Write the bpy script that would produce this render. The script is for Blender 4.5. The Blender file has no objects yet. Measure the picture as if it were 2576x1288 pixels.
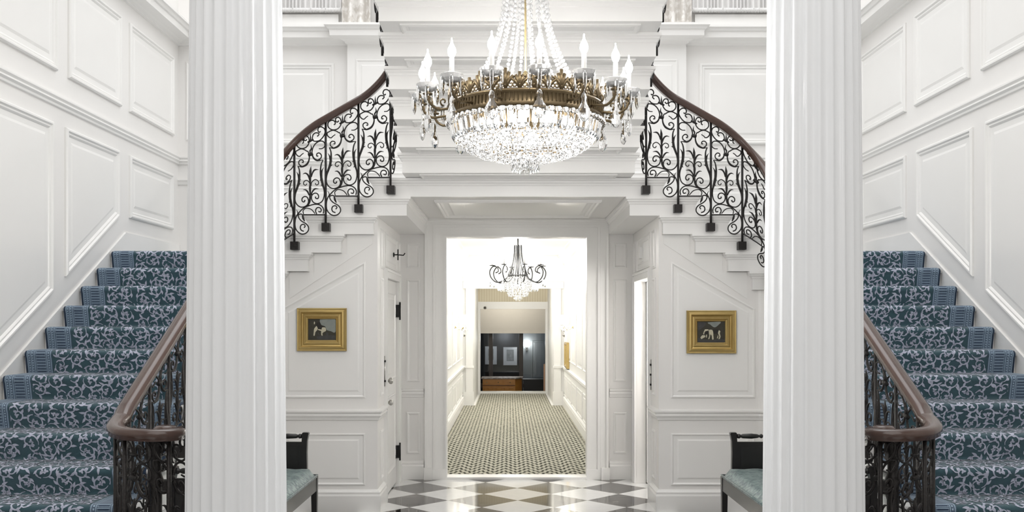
import bpy, math, random
import numpy as np
from mathutils import Vector, Matrix

PI = math.pi
sc = bpy.context.scene
COL = sc.collection
random.seed(7)

# ------------------------------------------------------------------ camera
CAMX, EYE, F, VX, VY = -0.07, 1.55, 2350.0, 1282.0, 810.0
cd = bpy.data.cameras.new('camera')
cam = bpy.data.objects.new('camera', cd); COL.objects.link(cam)
cam.location = (CAMX, 0, EYE); cam.rotation_euler = (PI/2, 0, 0)
cd.sensor_width = 36; cd.lens = 36*F/2576
cd.shift_x = (1288-VX)/2576; cd.shift_y = (VY-644)/2576
cd.clip_end = 100; cd.clip_start = 0.05
sc.camera = cam

def W(x, y, Y):
    s = F/Y
    return ((x-VX)/s+CAMX, EYE+(VY-y)/s)

# ------------------------------------------------------------------ light
wd = bpy.data.worlds.new('world'); sc.world = wd; wd.use_nodes = True
bg = wd.node_tree.nodes['Background']
bg.inputs[0].default_value = (1.0, 0.995, 0.985, 1); bg.inputs[1].default_value = 0.25
sc.view_settings.view_transform = 'Standard'; sc.view_settings.look = 'None'
sc.view_settings.gamma = 1.0; sc.view_settings.exposure = 0.75
sc.view_settings.use_curve_mapping = False
try:
    sc.cycles.caustics_reflective = False; sc.cycles.caustics_refractive = False
    sc.cycles.max_bounces = 10; sc.cycles.transmission_bounces = 8; sc.cycles.diffuse_bounces = 4
    sc.cycles.use_denoising = True; sc.cycles.sample_clamp_indirect = 6.0
except Exception:
    pass

def lamp(name, kind, loc, power, color=(1, .97, .92), size=0.1, rot=(0, 0, 0), sy=None):
    d = bpy.data.lights.new(name, kind); d.energy = power; d.color = color
    if kind == 'AREA':
        d.size = size
        if sy: d.shape = 'RECTANGLE'; d.size_y = sy
    else:
        d.shadow_soft_size = size
    o = bpy.data.objects.new(name, d); COL.objects.link(o)
    o.location = loc; o.rotation_euler = rot
    return o

# chandelier bulbs' light, corridor and side room lights, and added fill without fixtures
lamp('overhead_fill', 'AREA', (0, 7.0, 6.3), 120, (.98, .99, 1), 6.4, (0, 0, 0), 4.2)  # unseen overhead light added to brighten the stair hall
lamp('foyer_fill', 'AREA', (0, 1.2, 5.1), 68, (1, .985, .97), 4.5, (0, 0, 0), 4.5)  # unseen area light added to brighten the columns' front
lamp('front_fill', 'POINT', (0, -1.8, 3.5), 22, (1, .985, .965), .35)  # unseen point light added to light the step faces frontally
lamp('chandelier_light', 'POINT', (.013, 4.9, 2.28), 34, (1, .985, .95), .06)
for q in (6, 54, -42, 102, -90):
    lamp('candle_light', 'POINT', (.013+.54*math.sin(math.radians(q)), 4.9-.54*math.cos(math.radians(q)), 2.85), 4.0, (1, .985, .95), .03)
lamp('chandelier_upper_light', 'POINT', (.013, 4.9, 2.80), 8, (1, .985, .95), .25)
lamp('corridor_light', 'POINT', (0, 12.9, 2.35), 31, (1, .985, .955), .22)
lamp('corridor_entry_light', 'POINT', (0, 10.4, 2.45), 15, (1, .985, .955), .2)
lamp('corridor_end_light', 'POINT', (0, 16.2, 2.35), 18, (1, .98, .945), .2)
lamp('portal_fill', 'POINT', (0, 17.66, 2.36), 26, (1, .97, .90), .06)  # unseen light added to brighten the neck, tucked behind the portal head
lamp('far_room_fill', 'POINT', (-.1, 22.2, 2.38), 42, (1, .94, .82), .15)  # unseen light added to brighten the blind, hidden by the striped wall
lamp('prints_fill', 'POINT', (-.2, 24.3, 1.2), 9.0, (.95, .97, 1), .15)  # unseen light added to lift the dim prints
lamp('side_room_light', 'POINT', (1.75, 8.5, 1.7), 14, (1, .98, .95), .15)

# ------------------------------------------------------------------ materials
def mat(name, col, rough=.5, metal=0, vary=.04, scale=8, bump=0.0, bscale=60, col2=None, spec=None, sheen=0, coat=0, hard=0):
    m = bpy.data.materials.new(name); m.use_nodes = True
    nt = m.node_tree; b = nt.nodes['Principled BSDF']
    tc = nt.nodes.new('ShaderNodeTexCoord')
    nz = nt.nodes.new('ShaderNodeTexNoise'); nz.inputs['Scale'].default_value = scale; nz.inputs['Detail'].default_value = 4
    nt.links.new(tc.outputs['Object'], nz.inputs['Vector'])
    mx = nt.nodes.new('ShaderNodeMix'); mx.data_type = 'RGBA'
    c2 = col2 if col2 else tuple(max(0, c*(1-vary*2)) for c in col)
    mx.inputs[6].default_value = (*col, 1); mx.inputs[7].default_value = (*c2, 1)
    fac = nz.outputs['Fac']
    if hard:
        mr = nt.nodes.new('ShaderNodeMapRange'); mr.inputs[1].default_value = .5-hard; mr.inputs[2].default_value = .5+hard
        nt.links.new(fac, mr.inputs[0]); fac = mr.outputs[0]
    nt.links.new(fac, mx.inputs[0])
    nt.links.new(mx.outputs[2], b.inputs['Base Color'])
    b.inputs['Roughness'].default_value = rough; b.inputs['Metallic'].default_value = metal
    if spec is not None: b.inputs['Specular IOR Level'].default_value = spec
    if sheen: b.inputs['Sheen Weight'].default_value = sheen
    if coat: b.inputs['Coat Weight'].default_value = coat
    if bump:
        n2 = nt.nodes.new('ShaderNodeTexNoise'); n2.inputs['Scale'].default_value = bscale; n2.inputs['Detail'].default_value = 3
        nt.links.new(tc.outputs['Object'], n2.inputs['Vector'])
        bp = nt.nodes.new('ShaderNodeBump'); bp.inputs['Strength'].default_value = bump; bp.inputs['Distance'].default_value = .01
        nt.links.new(n2.outputs['Fac'], bp.inputs['Height']); nt.links.new(bp.outputs['Normal'], b.inputs['Normal'])
    return m

def emis(name, col, s):
    m = mat(name, col, .4)
    b = m.node_tree.nodes['Principled BSDF']
    b.inputs['Emission Color'].default_value = (*col, 1); b.inputs['Emission Strength'].default_value = s
    return m

M = {}
M['paint'] = mat('white_paint', (.86, .845, .825), .38, vary=.012, scale=3)
M['trim'] = mat('trim_paint', (.88, .87, .85), .28, vary=.01, scale=5)
M['colpaint'] = mat('column_paint', (.83, .845, .865), .22, vary=.012, scale=4)
M['stairpaint'] = mat('stair_paint', (.87, .86, .845), .3, vary=.01)
M['cream'] = mat('corridor_cream', (.90, .892, .865), .45, vary=.015)
M['teal'] = mat('carpet_teal', (.045, .118, .135), .95, vary=.25, scale=14, bump=.6, bscale=500, col2=(.05, .10, .135), spec=.1, sheen=.35)
M['cborder'] = mat('carpet_border', (.15, .21, .29), .95, vary=.1, scale=40, bump=.5, bscale=500, spec=.1, sheen=.3)
M['cedge'] = mat('carpet_edge', (.035, .055, .095), .95, vary=.1, scale=40, spec=.1, sheen=.2)
M['clight'] = mat('carpet_scroll', (.64, .65, .77), .95, vary=.2, scale=30, col2=(.30, .34, .44), spec=.1, sheen=.3)
M['cblue'] = mat('carpet_border_light', (.40, .52, .64), .95, vary=.1, scale=40, spec=.1, sheen=.2)
M['rail'] = mat('rail_wood', (.085, .045, .032), .24, vary=.3, scale=9, col2=(.05, .024, .018), coat=.4)
M['iron'] = mat('wrought_iron', (.022, .019, .018), .42, metal=.35, vary=.2, scale=20, bump=.3, bscale=90)
M['black'] = mat('black_lacquer', (.014, .013, .013), .33, vary=.2, scale=6, coat=.15)
M['cushion'] = mat('cushion_silk', (.045, .09, .095), .42, scale=34, col2=(.20, .27, .26), bump=.5, bscale=34, sheen=.2, hard=.12)
M['gold'] = mat('gilt', (.60, .45, .19), .33, metal=.85, vary=.15, scale=14, col2=(.46, .33, .12))
M['gilt_dark'] = mat('antique_gilt', (.13, .094, .05), .42, metal=.75, vary=.25, scale=30, col2=(.15, .11, .06))
M['brass'] = mat('brass', (.55, .44, .24), .3, metal=.9, vary=.1)
M['candle'] = mat('candle_white', (.92, .91, .88), .4, vary=.01)
M['bulb'] = emis('bulb_glow', (1, .985, .96), 14)
M['lampglow'] = emis('sconce_glow', (1, .97, .92), 12)
M['blackmetal'] = mat('black_metal', (.02, .02, .02), .4, metal=.6, vary=.1)
M['steel'] = mat('steel', (.5, .49, .46), .28, metal=.95, vary=.05)
M['plate'] = mat('white_plastic', (.85, .85, .83), .4, vary=.01)
M['darkwall'] = mat('dark_wall', (.012, .012, .014), .35, vary=.2)
M['mullion'] = mat('mullion_bronze', (.055, .045, .04), .4, vary=.1)
M['mat'] = mat('picture_mat', (.72, .73, .74), .7, vary=.02)
M['print'] = mat('picture_print', (.12, .12, .12), .7, scale=14, col2=(.5, .52, .52))
M['greydoor'] = mat('grey_door', (.33, .35, .36), .5, vary=.04)
M['blind'] = mat('roller_blind', (.80, .765, .70), .8, vary=.02, bump=.2, bscale=200)
M['honey'] = mat('honey_wood', (.62, .29, .07), .35, scale=10, col2=(.46, .19, .035), coat=.2)
M['honeydark'] = mat('honey_wood_dark', (.22, .085, .02), .4, vary=.2)
M['marbletop'] = mat('grey_marble', (.62, .58, .55), .25, scale=14, col2=(.32, .27, .25), hard=.12)
M['pinewood'] = mat('pale_wood', (.55, .32, .20), .4, vary=.1)
M['curtain'] = mat('curtain_white', (.80, .79, .78), .85, vary=.05, scale=40, bump=.3, bscale=120)
M['drape'] = mat('drape_damask', (.80, .78, .75), .8, scale=16, col2=(.62, .59, .55), hard=.06)
M['socket'] = mat('dark_gap', (.05, .05, .05), .6)

def crystal():
    m = bpy.data.materials.new('crystal'); m.use_nodes = True
    nt = m.node_tree; b = nt.nodes['Principled BSDF']
    b.inputs['Base Color'].default_value = (1, 1, 1, 1); b.inputs['Roughness'].default_value = .02
    b.inputs['IOR'].default_value = 1.5; b.inputs['Transmission Weight'].default_value = 1
    nz = nt.nodes.new('ShaderNodeTexNoise'); nz.inputs['Scale'].default_value = 70
    bp = nt.nodes.new('ShaderNodeBump'); bp.inputs['Strength'].default_value = .08; bp.inputs['Distance'].default_value = .004
    tc = nt.nodes.new('ShaderNodeTexCoord'); nt.links.new(tc.outputs['Object'], nz.inputs['Vector'])
    nt.links.new(nz.outputs['Fac'], bp.inputs['Height']); nt.links.new(bp.outputs['Normal'], b.inputs['Normal'])
    return m
M['crystal'] = crystal()
M['pearl'] = mat('bead_crystal', (.93, .93, .93), .12, vary=.02)
M['pearl'].node_tree.nodes['Principled BSDF'].inputs['Transmission Weight'].default_value = .45

def pane_mat():
    m = bpy.data.materials.new('window_glass'); m.use_nodes = True
    nt = m.node_tree; nt.nodes.clear()
    o = nt.nodes.new('ShaderNodeOutputMaterial'); mx = nt.nodes.new('ShaderNodeMixShader')
    t = nt.nodes.new('ShaderNodeBsdfTransparent'); g = nt.nodes.new('ShaderNodeBsdfGlossy')
    g.inputs['Roughness'].default_value = .02; t.inputs[0].default_value = (.85, .88, .9, 1)
    fr = nt.nodes.new('ShaderNodeFresnel'); fr.inputs[0].default_value = 1.45
    nt.links.new(fr.outputs[0], mx.inputs[0]); nt.links.new(t.outputs[0], mx.inputs[1]); nt.links.new(g.outputs[0], mx.inputs[2])
    nt.links.new(mx.outputs[0], o.inputs[0])
    return m
M['pane'] = pane_mat()

def nodes_of(name, rough):
    m = bpy.data.materials.new(name); m.use_nodes = True
    nt = m.node_tree; b = nt.nodes['Principled BSDF']; b.inputs['Roughness'].default_value = rough
    g = nt.nodes.new('ShaderNodeNewGeometry'); sp = nt.nodes.new('ShaderNodeSeparateXYZ')
    nt.links.new(g.outputs['Position'], sp.inputs[0])
    def mth(op, a, b2=None, c=None):
        n = nt.nodes.new('ShaderNodeMath'); n.operation = op
        for i, v in enumerate((a, b2, c)):
            if v is None: continue
            if isinstance(v, (int, float)): n.inputs[i].default_value = v
            else: nt.links.new(v, n.inputs[i])
        return n.outputs[0]
    def mix(fac, c1, c2):
        n = nt.nodes.new('ShaderNodeMix'); n.data_type = 'RGBA'
        nt.links.new(fac, n.inputs[0])
        for i, c in ((6, c1), (7, c2)):
            if isinstance(c, tuple): n.inputs[i].default_value = (*c, 1)
            else: nt.links.new(c, n.inputs[i])
        return n.outputs[2]
    def noise(scale, detail=5, dist=0):
        n = nt.nodes.new('ShaderNodeTexNoise'); n.inputs['Scale'].default_value = scale
        n.inputs['Detail'].default_value = detail; n.inputs['Distortion'].default_value = dist
        nt.links.new(g.outputs['Position'], n.inputs['Vector'])
        return n.outputs['Fac']
    return m, nt, b, sp, mth, mix, noise

def floor_mat():
    m, nt, b, sp, mth, mix, noise = nodes_of('chequer_marble', .06)
    D = .6055
    p = mth('DIVIDE', mth('SUBTRACT', sp.outputs[0], -.908), D); q = mth('DIVIDE', mth('SUBTRACT', sp.outputs[1], 8.72), D)
    a = mth('ADD', mth('ADD', p, q), 40.5); c = mth('ADD', mth('SUBTRACT', p, q), 40.5)
    par = mth('MODULO', mth('ADD', mth('FLOOR', a), mth('FLOOR', c)), 2)
    vein = mth('LESS_THAN', mth('ABSOLUTE', mth('SUBTRACT', noise(5, 6, 1.2), .5)), .006)
    dark = mix(vein, (.018, .015, .013), (.28, .24, .2))
    soft = mth('MULTIPLY', noise(6, 7, 1.5), .5)
    light = mix(soft, (.84, .84, .83), (.62, .63, .64))
    base = mix(par, dark, light)
    b.inputs['Coat Weight'].default_value = .3; b.inputs['Coat IOR'].default_value = 1.5; b.inputs['Coat Roughness'].default_value = .04
    fa = mth('ABSOLUTE', mth('SUBTRACT', mth('FRACT', a), .5)); fc = mth('ABSOLUTE', mth('SUBTRACT', mth('FRACT', c), .5))
    gr = mth('GREATER_THAN', mth('MAXIMUM', fa, fc), .495)
    nt.links.new(mix(gr, base, (.25, .24, .23)), b.inputs['Base Color'])
    return m
M['floor'] = floor_mat()

def corridor_carpet_mat():
    m, nt, b, sp, mth, mix, noise = nodes_of('herringbone_carpet', .95)
    b.inputs['Specular IOR Level'].default_value = .1
    x = mth('MULTIPLY', sp.outputs[0], 1/.235); fx = mth('ABSOLUTE', mth('SUBTRACT', mth('FRACT', mth('ADD', x, 20)), .5))
    y = mth('MULTIPLY', sp.outputs[1], 1/.17)
    w = mth('MULTIPLY', mth('SUBTRACT', noise(40, 2), .5), .7)
    ph = mth('ADD', mth('ADD', y, mth('MULTIPLY', fx, 3.0)), w)
    z1 = mth('SINE', mth('MULTIPLY', ph, 6.283))
    line = mth('SINE', mth('MULTIPLY', x, 6.283*5))
    v = mth('ADD', mth('MULTIPLY', z1, .42), mth('MULTIPLY', line, .26))
    v = mth('ADD', v, mth('MULTIPLY', mth('SUBTRACT', noise(90, 2), .5), .8))
    n = nt.nodes.new('ShaderNodeMapRange'); n.inputs[1].default_value = -.45; n.inputs[2].default_value = .25
    nt.links.new(v, n.inputs[0])
    nt.links.new(mix(n.outputs[0], (.04, .04, .028), (.56, .54, .45)), b.inputs['Base Color'])
    return m
M['ccarpet'] = corridor_carpet_mat()

def stripe_mat():
    m, nt, b, sp, mth, mix, noise = nodes_of('striped_wallpaper', .7)
    st = mth('GREATER_THAN', mth('SINE', mth('MULTIPLY', sp.outputs[0], 6.283/.055)), .2)
    nt.links.new(mix(st, (.78, .70, .53), (.86, .79, .63)), b.inputs['Base Color'])
    return m
M['stripe'] = stripe_mat()

# ------------------------------------------------------------------ mesh builder
class MB:
    def __init__(s): s.v = []; s.f = []; s.m = []; s.s = []
    def add(s, vs, fs, m=0, sm=False):
        b = len(s.v); s.v.extend([tuple(map(float, p)) for p in vs])
        for f in fs:
            s.f.append(tuple(b+i for i in f)); s.m.append(m); s.s.append(sm)
    def box(s, x0, x1, y0, y1, z0, z1, m=0):
        x0, x1 = min(x0, x1), max(x0, x1)
        s.add([(x, y, z) for z in (z0, z1) for y in (y0, y1) for x in (x0, x1)],
              [(0, 2, 3, 1), (4, 5, 7, 6), (0, 1, 5, 4), (2, 6, 7, 3), (0, 4, 6, 2), (1, 3, 7, 5)], m)
    def tube(s, pts, r, n=6, m=0, flat=1.0):
        P = np.array(pts, float); k = len(P)
        if k < 2: return
        R = np.full(k, r) if np.isscalar(r) else np.array(r, float)
        T = np.gradient(P, axis=0); T /= np.maximum(np.linalg.norm(T, axis=1)[:, None], 1e-9)
        a = np.array([0, 0, 1.0]) if abs(T[0][2]) < .9 else np.array([1.0, 0, 0])
        N = np.cross(T[0], a); N /= np.linalg.norm(N)
        vs = []
        for i in range(k):
            N = N-T[i]*np.dot(N, T[i]); N /= max(np.linalg.norm(N), 1e-9); B = np.cross(T[i], N)
            for j in range(n):
                t = 2*PI*j/n
                vs.append(P[i]+R[i]*(math.cos(t)*N+flat*math.sin(t)*B))
        fs = [(i*n+j, i*n+(j+1) % n, (i+1)*n+(j+1) % n, (i+1)*n+j) for i in range(k-1) for j in range(n)]
        fs += [tuple(range(n-1, -1, -1)), tuple((k-1)*n+j for j in range(n))]
        s.add(vs, fs, m, n > 4)
    def lathe(s, prof, c=(0, 0, 0), n=24, m=0, sm=True, axis='z', cap=True):
        vs = []
        for r, z in prof:
            for j in range(n):
                t = 2*PI*j/n; a, b = r*math.cos(t), r*math.sin(t)
                p = (a, b, z) if axis == 'z' else ((a, z, b) if axis == 'y' else (z, a, b))
                vs.append((c[0]+p[0], c[1]+p[1], c[2]+p[2]))
        k = len(prof)
        fs = [(i*n+j, i*n+(j+1) % n, (i+1)*n+(j+1) % n, (i+1)*n+j) for i in range(k-1) for j in range(n)]
        if cap: fs += [tuple(range(n-1, -1, -1)), tuple((k-1)*n+j for j in range(n))]
        s.add(vs, fs, m, sm)
    def ball(s, c, r, n=6, m=0, sx=1, sz=1):
        prof = [(max(1e-4, r*sx*math.sin(PI*i/n)), -r*sz*math.cos(PI*i/n)) for i in range(n+1)]
        s.lathe(prof, c, n+2, m, True)
    def prism(s, poly, fn, d0, d1, m=0):
        k = len(poly)
        vs = [fn(u, v, d0) for u, v in poly]+[fn(u, v, d1) for u, v in poly]
        s.add(vs, [tuple(range(k-1, -1, -1)), tuple(range(k, 2*k))]+[(i, (i+1) % k, k+(i+1) % k, k+i) for i in range(k)], m)
    def rings(s, rr, m=0, fill=True, closed=True, sm=False):
        n = len(rr[0]); vs = [p for r in rr for p in r]
        fs = []
        for i in range(len(rr)-1):
            for j in range(n if closed else n-1):
                fs.append((i*n+j, i*n+(j+1) % n, (i+1)*n+(j+1) % n, (i+1)*n+j))
        if fill: fs.append(tuple((len(rr)-1)*n+j for j in range(n)))
        s.add(vs, fs, m, sm)
    def build(s, name, mats, parent=None, label=None, cat=None, group=None, kind=None, loc=None):
        me = bpy.data.meshes.new(name)
        me.from_pydata(s.v, [], s.f)
        if not isinstance(mats, (list, tuple)): mats = [mats]
        for q in mats: me.materials.append(q)
        me.polygons.foreach_set('material_index', s.m); me.polygons.foreach_set('use_smooth', s.s)
        me.update()
        o = bpy.data.objects.new(name, me); COL.objects.link(o)
        if parent is not None: o.parent = parent; o.matrix_parent_inverse = parent.matrix_basis.inverted()
        if loc: o.location = loc
        tag(o, label, cat, group, kind)
        return o

def tag(o, label=None, cat=None, group=None, kind=None):
    if label: o['label'] = label
    if cat: o['category'] = cat
    if group: o['group'] = group
    if kind: o['kind'] = kind
    return o

def empty(name, label, cat, loc=(0, 0, 0), group=None, kind=None):
    o = bpy.data.objects.new(name, None); COL.objects.link(o); o.location = loc; o.empty_display_size = .1
    return tag(o, label, cat, group, kind)

def empty_part(name, parent):
    o = bpy.data.objects.new(name, None); COL.objects.link(o); o.parent = parent; o.empty_display_size = .05
    o.matrix_parent_inverse = parent.matrix_basis.inverted(); return o

def child(name, me, parent, mx):
    o = bpy.data.objects.new(name, me); COL.objects.link(o); o.parent = parent
    o.matrix_parent_inverse = parent.matrix_basis.inverted()
    o.matrix_basis = mx
    return o

def offset_poly(poly, d):
    n = len(poly); out = []
    area = sum(poly[i][0]*poly[(i+1) % n][1]-poly[(i+1) % n][0]*poly[i][1] for i in range(n))
    sg = 1 if area > 0 else -1
    for i in range(n):
        a, b, c = Vector(poly[i-1]), Vector(poly[i]), Vector(poly[(i+1) % n])
        e1 = (b-a).normalized(); e2 = (c-b).normalized()
        n1 = Vector((-e1.y, e1.x))*sg; n2 = Vector((-e2.y, e2.x))*sg
        k = (n1+n2); k = k/max(1e-6, k.dot(n1)) if k.length > 1e-6 else n1
        out.append(tuple(b+k*d))
    return out

PROF_WALL = [(0, 0), (0, .014), (.010, .024), (.022, .024), (.032, .012), (.044, .014), (.052, .008), (.058, .002), (.095, .002), (.115, .009)]
PROF_THIN = [(0, 0), (0, .007), (.012, .011), (.022, .003), (.030, -.002)]
PROF_FLAT = [(0, 0), (0, .008), (.010, .012), (.018, .004), (.022, .0015), (.05, .0015), (.062, .007)]

def panel(mb, poly, fn, prof=PROF_WALL, m=0, scale=1.0):
    rr = [[fn(u, v, h*scale) for u, v in offset_poly(poly, d*scale)] for d, h in prof]
    mb.rings(rr, m)

def rect(u0, u1, v0, v1): return [(u0, v0), (u1, v0), (u1, v1), (u0, v1)]

def run(mb, path, prof, side=1, m=0, caps=True):
    n = len(path); P = [Vector(p) for p in path]; off = []
    for i in range(n):
        ns = []
        if i > 0: e = (P[i]-P[i-1]).normalized(); ns.append(Vector((-e.y, e.x))*side)
        if i < n-1: e = (P[i+1]-P[i]).normalized(); ns.append(Vector((-e.y, e.x))*side)
        k = ns[0] if len(ns) == 1 else (ns[0]+ns[1])/max(1e-6, (ns[0]+ns[1]).dot(ns[0]))
        off.append(k)
    rr = [[(P[i].x+off[i].x*o, P[i].y+off[i].y*o, z) for o, z in prof] for i in range(n)]
    mb.rings(rr, m, fill=False, closed=False)
    if caps:
        for r in (rr[0], rr[-1]): mb.add(r, [tuple(range(len(r)))], m)

def cr(pts, step):
    """Smooth curve through the points, resampled by length."""
    P = np.array(pts, float)
    if len(P) == 2:
        k = max(2, int(np.linalg.norm(P[1]-P[0])/step/3)+1)
        return P[0]+(P[1]-P[0])*np.linspace(0, 1, k)[:, None], np.linspace(0, 1, k)
    E = np.vstack([2*P[0]-P[1], P, 2*P[-1]-P[-2]]); out = []; prm = []
    for i in range(1, len(E)-2):
        p0, p1, p2, p3 = E[i-1], E[i], E[i+1], E[i+2]
        k = max(1, int(round(np.linalg.norm(p2-p1)/step)))
        for t in np.arange(k)/k:
            out.append(.5*((2*p1)+(p2-p0)*t+(2*p0-5*p1+4*p2-p3)*t*t+(3*p1-p0-3*p2+p3)*t**3)); prm.append((i-1+t)/(len(P)-1))
    out.append(P[-1]); prm.append(1.0)
    return np.array(out), np.array(prm)

# ------------------------------------------------------------------ key measures
XW = 3.34            # side walls
YB = 9.22            # back wall
YS = 7.58            # plane of the upper flight's step ends
YP = 7.64            # under-stair wall
XI = 2.03            # inner string of the lower flights
L1 = 2.115           # corner landing
RIS, GO = .1532, .2714
LT = 2.715           # central landing
def nose(k): return 7.598-GO*k
def htr(k): return L1-RIS*k
NK = 13

# ------------------------------------------------------------------ floor, back wall
mb = MB(); mb.box(-XW, XW, 1.5, YB, -.12, 0); mb.build('floor', M['floor'], kind='structure')
fb = lambda u, v, h: (u, YB-h, v)
mb = MB()
mb.box(-XW-.12, -.69, YB, YB+.14, 0, 5.3); mb.box(.69, XW+.12, YB, YB+.14, 0, 5.3); mb.box(-.69, .69, YB, YB+.14, 2.385, 5.3)
wb = mb.build('wall_back', M['paint'], kind='structure')
mb = MB()
for sx in (-1, 1):
    # pilaster with its panel, field panels, rear corner panels
    mb.box(sx*1.66, sx*.9, YB-.07, YB, 2.72, 4.30)
    panel(mb, [(sx*u, v) for u, v in rect(1.0, 1.575, 3.0, 4.12)], lambda u, v, h: (u, YB-.07-h, v), PROF_FLAT)
    panel(mb, [(sx*u, v) for u, v in rect(1.80, 3.02, 3.30, 4.10)], fb, PROF_WALL)
    panel(mb, [(sx*u, v) for u, v in rect(3.10, 3.26, 3.34, 4.12)], fb, PROF_FLAT)
    panel(mb, [(sx*u, v) for u, v in rect(1.80, 3.02, 2.60, 2.88)], fb, PROF_FLAT)
mb.build('panel_moulding', M['trim'], wb)
# cornice over the back wall breaking round the pilasters, running on along the side walls
CORN = [(0, 4.27), (.018, 4.275), (.022, 4.29), (.035, 4.295), (.06, 4.305), (.10, 4.31), (.145, 4.315), (.15, 4.372), (.165, 4.376), (.18, 4.40), (.195, 4.404), (.195, 4.425), (0, 4.425)]
RAILP = [(0, 3.10), (.014, 3.105), (.016, 3.12), (.03, 3.135), (.022, 3.15), (.034, 3.165), (.034, 3.178), (0, 3.178)]
cpath = [(-XW, 3.0), (-XW, YB), (-1.66, YB), (-1.66, YB-.07), (1.66, YB-.07), (1.66, YB), (XW, YB), (XW, 3.0)]
mb = MB(); run(mb, cpath, CORN, -1); mb.build('trim_1', M['trim'], kind='structure')
mb = MB(); run(mb, cpath, RAILP, -1); mb.build('trim_2', M['trim'], kind='structure')
mb = MB()
for sx in (-1, 1):
    run(mb, [(sx*1.0, YB), (sx*(XW), YB)], [(0, 2.90), (.012, 2.905), (.02, 2.93), (.03, 2.945), (.03, 2.955), (0, 2.96)], sx*-1 if sx > 0 else 1)
mb.build('trim_3', M['trim'], kind='structure')

# unseen foyer before the columns, added to cut front light; stair hall open above
mb = MB(); mb.box(-XW, XW, -2.6, 1.5, -.12, 0); mb.build('floor_foyer', M['floor'], kind='structure')
mb = MB(); mb.box(-XW-.12, XW+.12, -2.6, 4.62, 5.22, 5.34); mb.build('ceiling_foyer', M['paint'], kind='structure')
for sx, nm in ((-1, 'left'), (1, 'right')):
    mb = MB(); mb.box(sx*XW, sx*(XW+.12), -2.6, 3.0, 0, 5.3); mb.build('wall_foyer_'+nm, M['paint'], kind='structure')
mb = MB(); mb.box(-XW-.12, XW+.12, -2.72, -2.6, 0, 5.3); mb.build('wall_front', M['paint'], kind='structure')

# ------------------------------------------------------------------ side walls with raised panels
def slant(Y): return 1.42+(Y-6.03)*.58
for sx, nm in ((-1, 'left'), (1, 'right')):
    mb = MB(); mb.box(sx*XW, sx*(XW+.12), 3.0, YB, 0, 5.3)
    wl = mb.build('wall_'+nm, M['paint'], kind='structure')
    fw = lambda u, v, h, sx=sx: (sx*(XW-h), u, v)
    mb = MB()
    ups = [(8.02, 9.07), (6.91, 7.84), (5.63, 6.73), (4.35, 5.45)]
    for a, b in ups:
        panel(mb, rect(a, b, 3.356, 4.12), fw)
    panel(mb, rect(8.02, 9.05, 2.444, 2.98), fw)
    panel(mb, [(6.86, 1.885), (7.80, 2.43), (7.80, 2.98), (6.86, 2.98)], fw)
    panel(mb, [(5.60, 1.17), (6.67, 1.77), (6.67, 2.98), (5.60, 2.98)], fw)
    panel(mb, [(4.33, .43), (5.42, 1.06), (5.42, 2.98), (4.33, 2.98)], fw)
    mb.build('panel_moulding', M['trim'], wl)
    # raking skirting following the flight
    mb = MB()
    pol = [(3.4, 0), (YB-.002, 0), (YB-.002, 2.31), (7.93, 2.31)]
    pol += [(3.85, 2.31-(7.93-3.85)*.5645), (3.4, .03)]
    mb.prism(pol, lambda u, v, d, sx=sx: (sx*(XW-d), u, v), .0, .016)
    mb.build('baseboard_'+nm, M['trim'], kind='structure')

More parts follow.
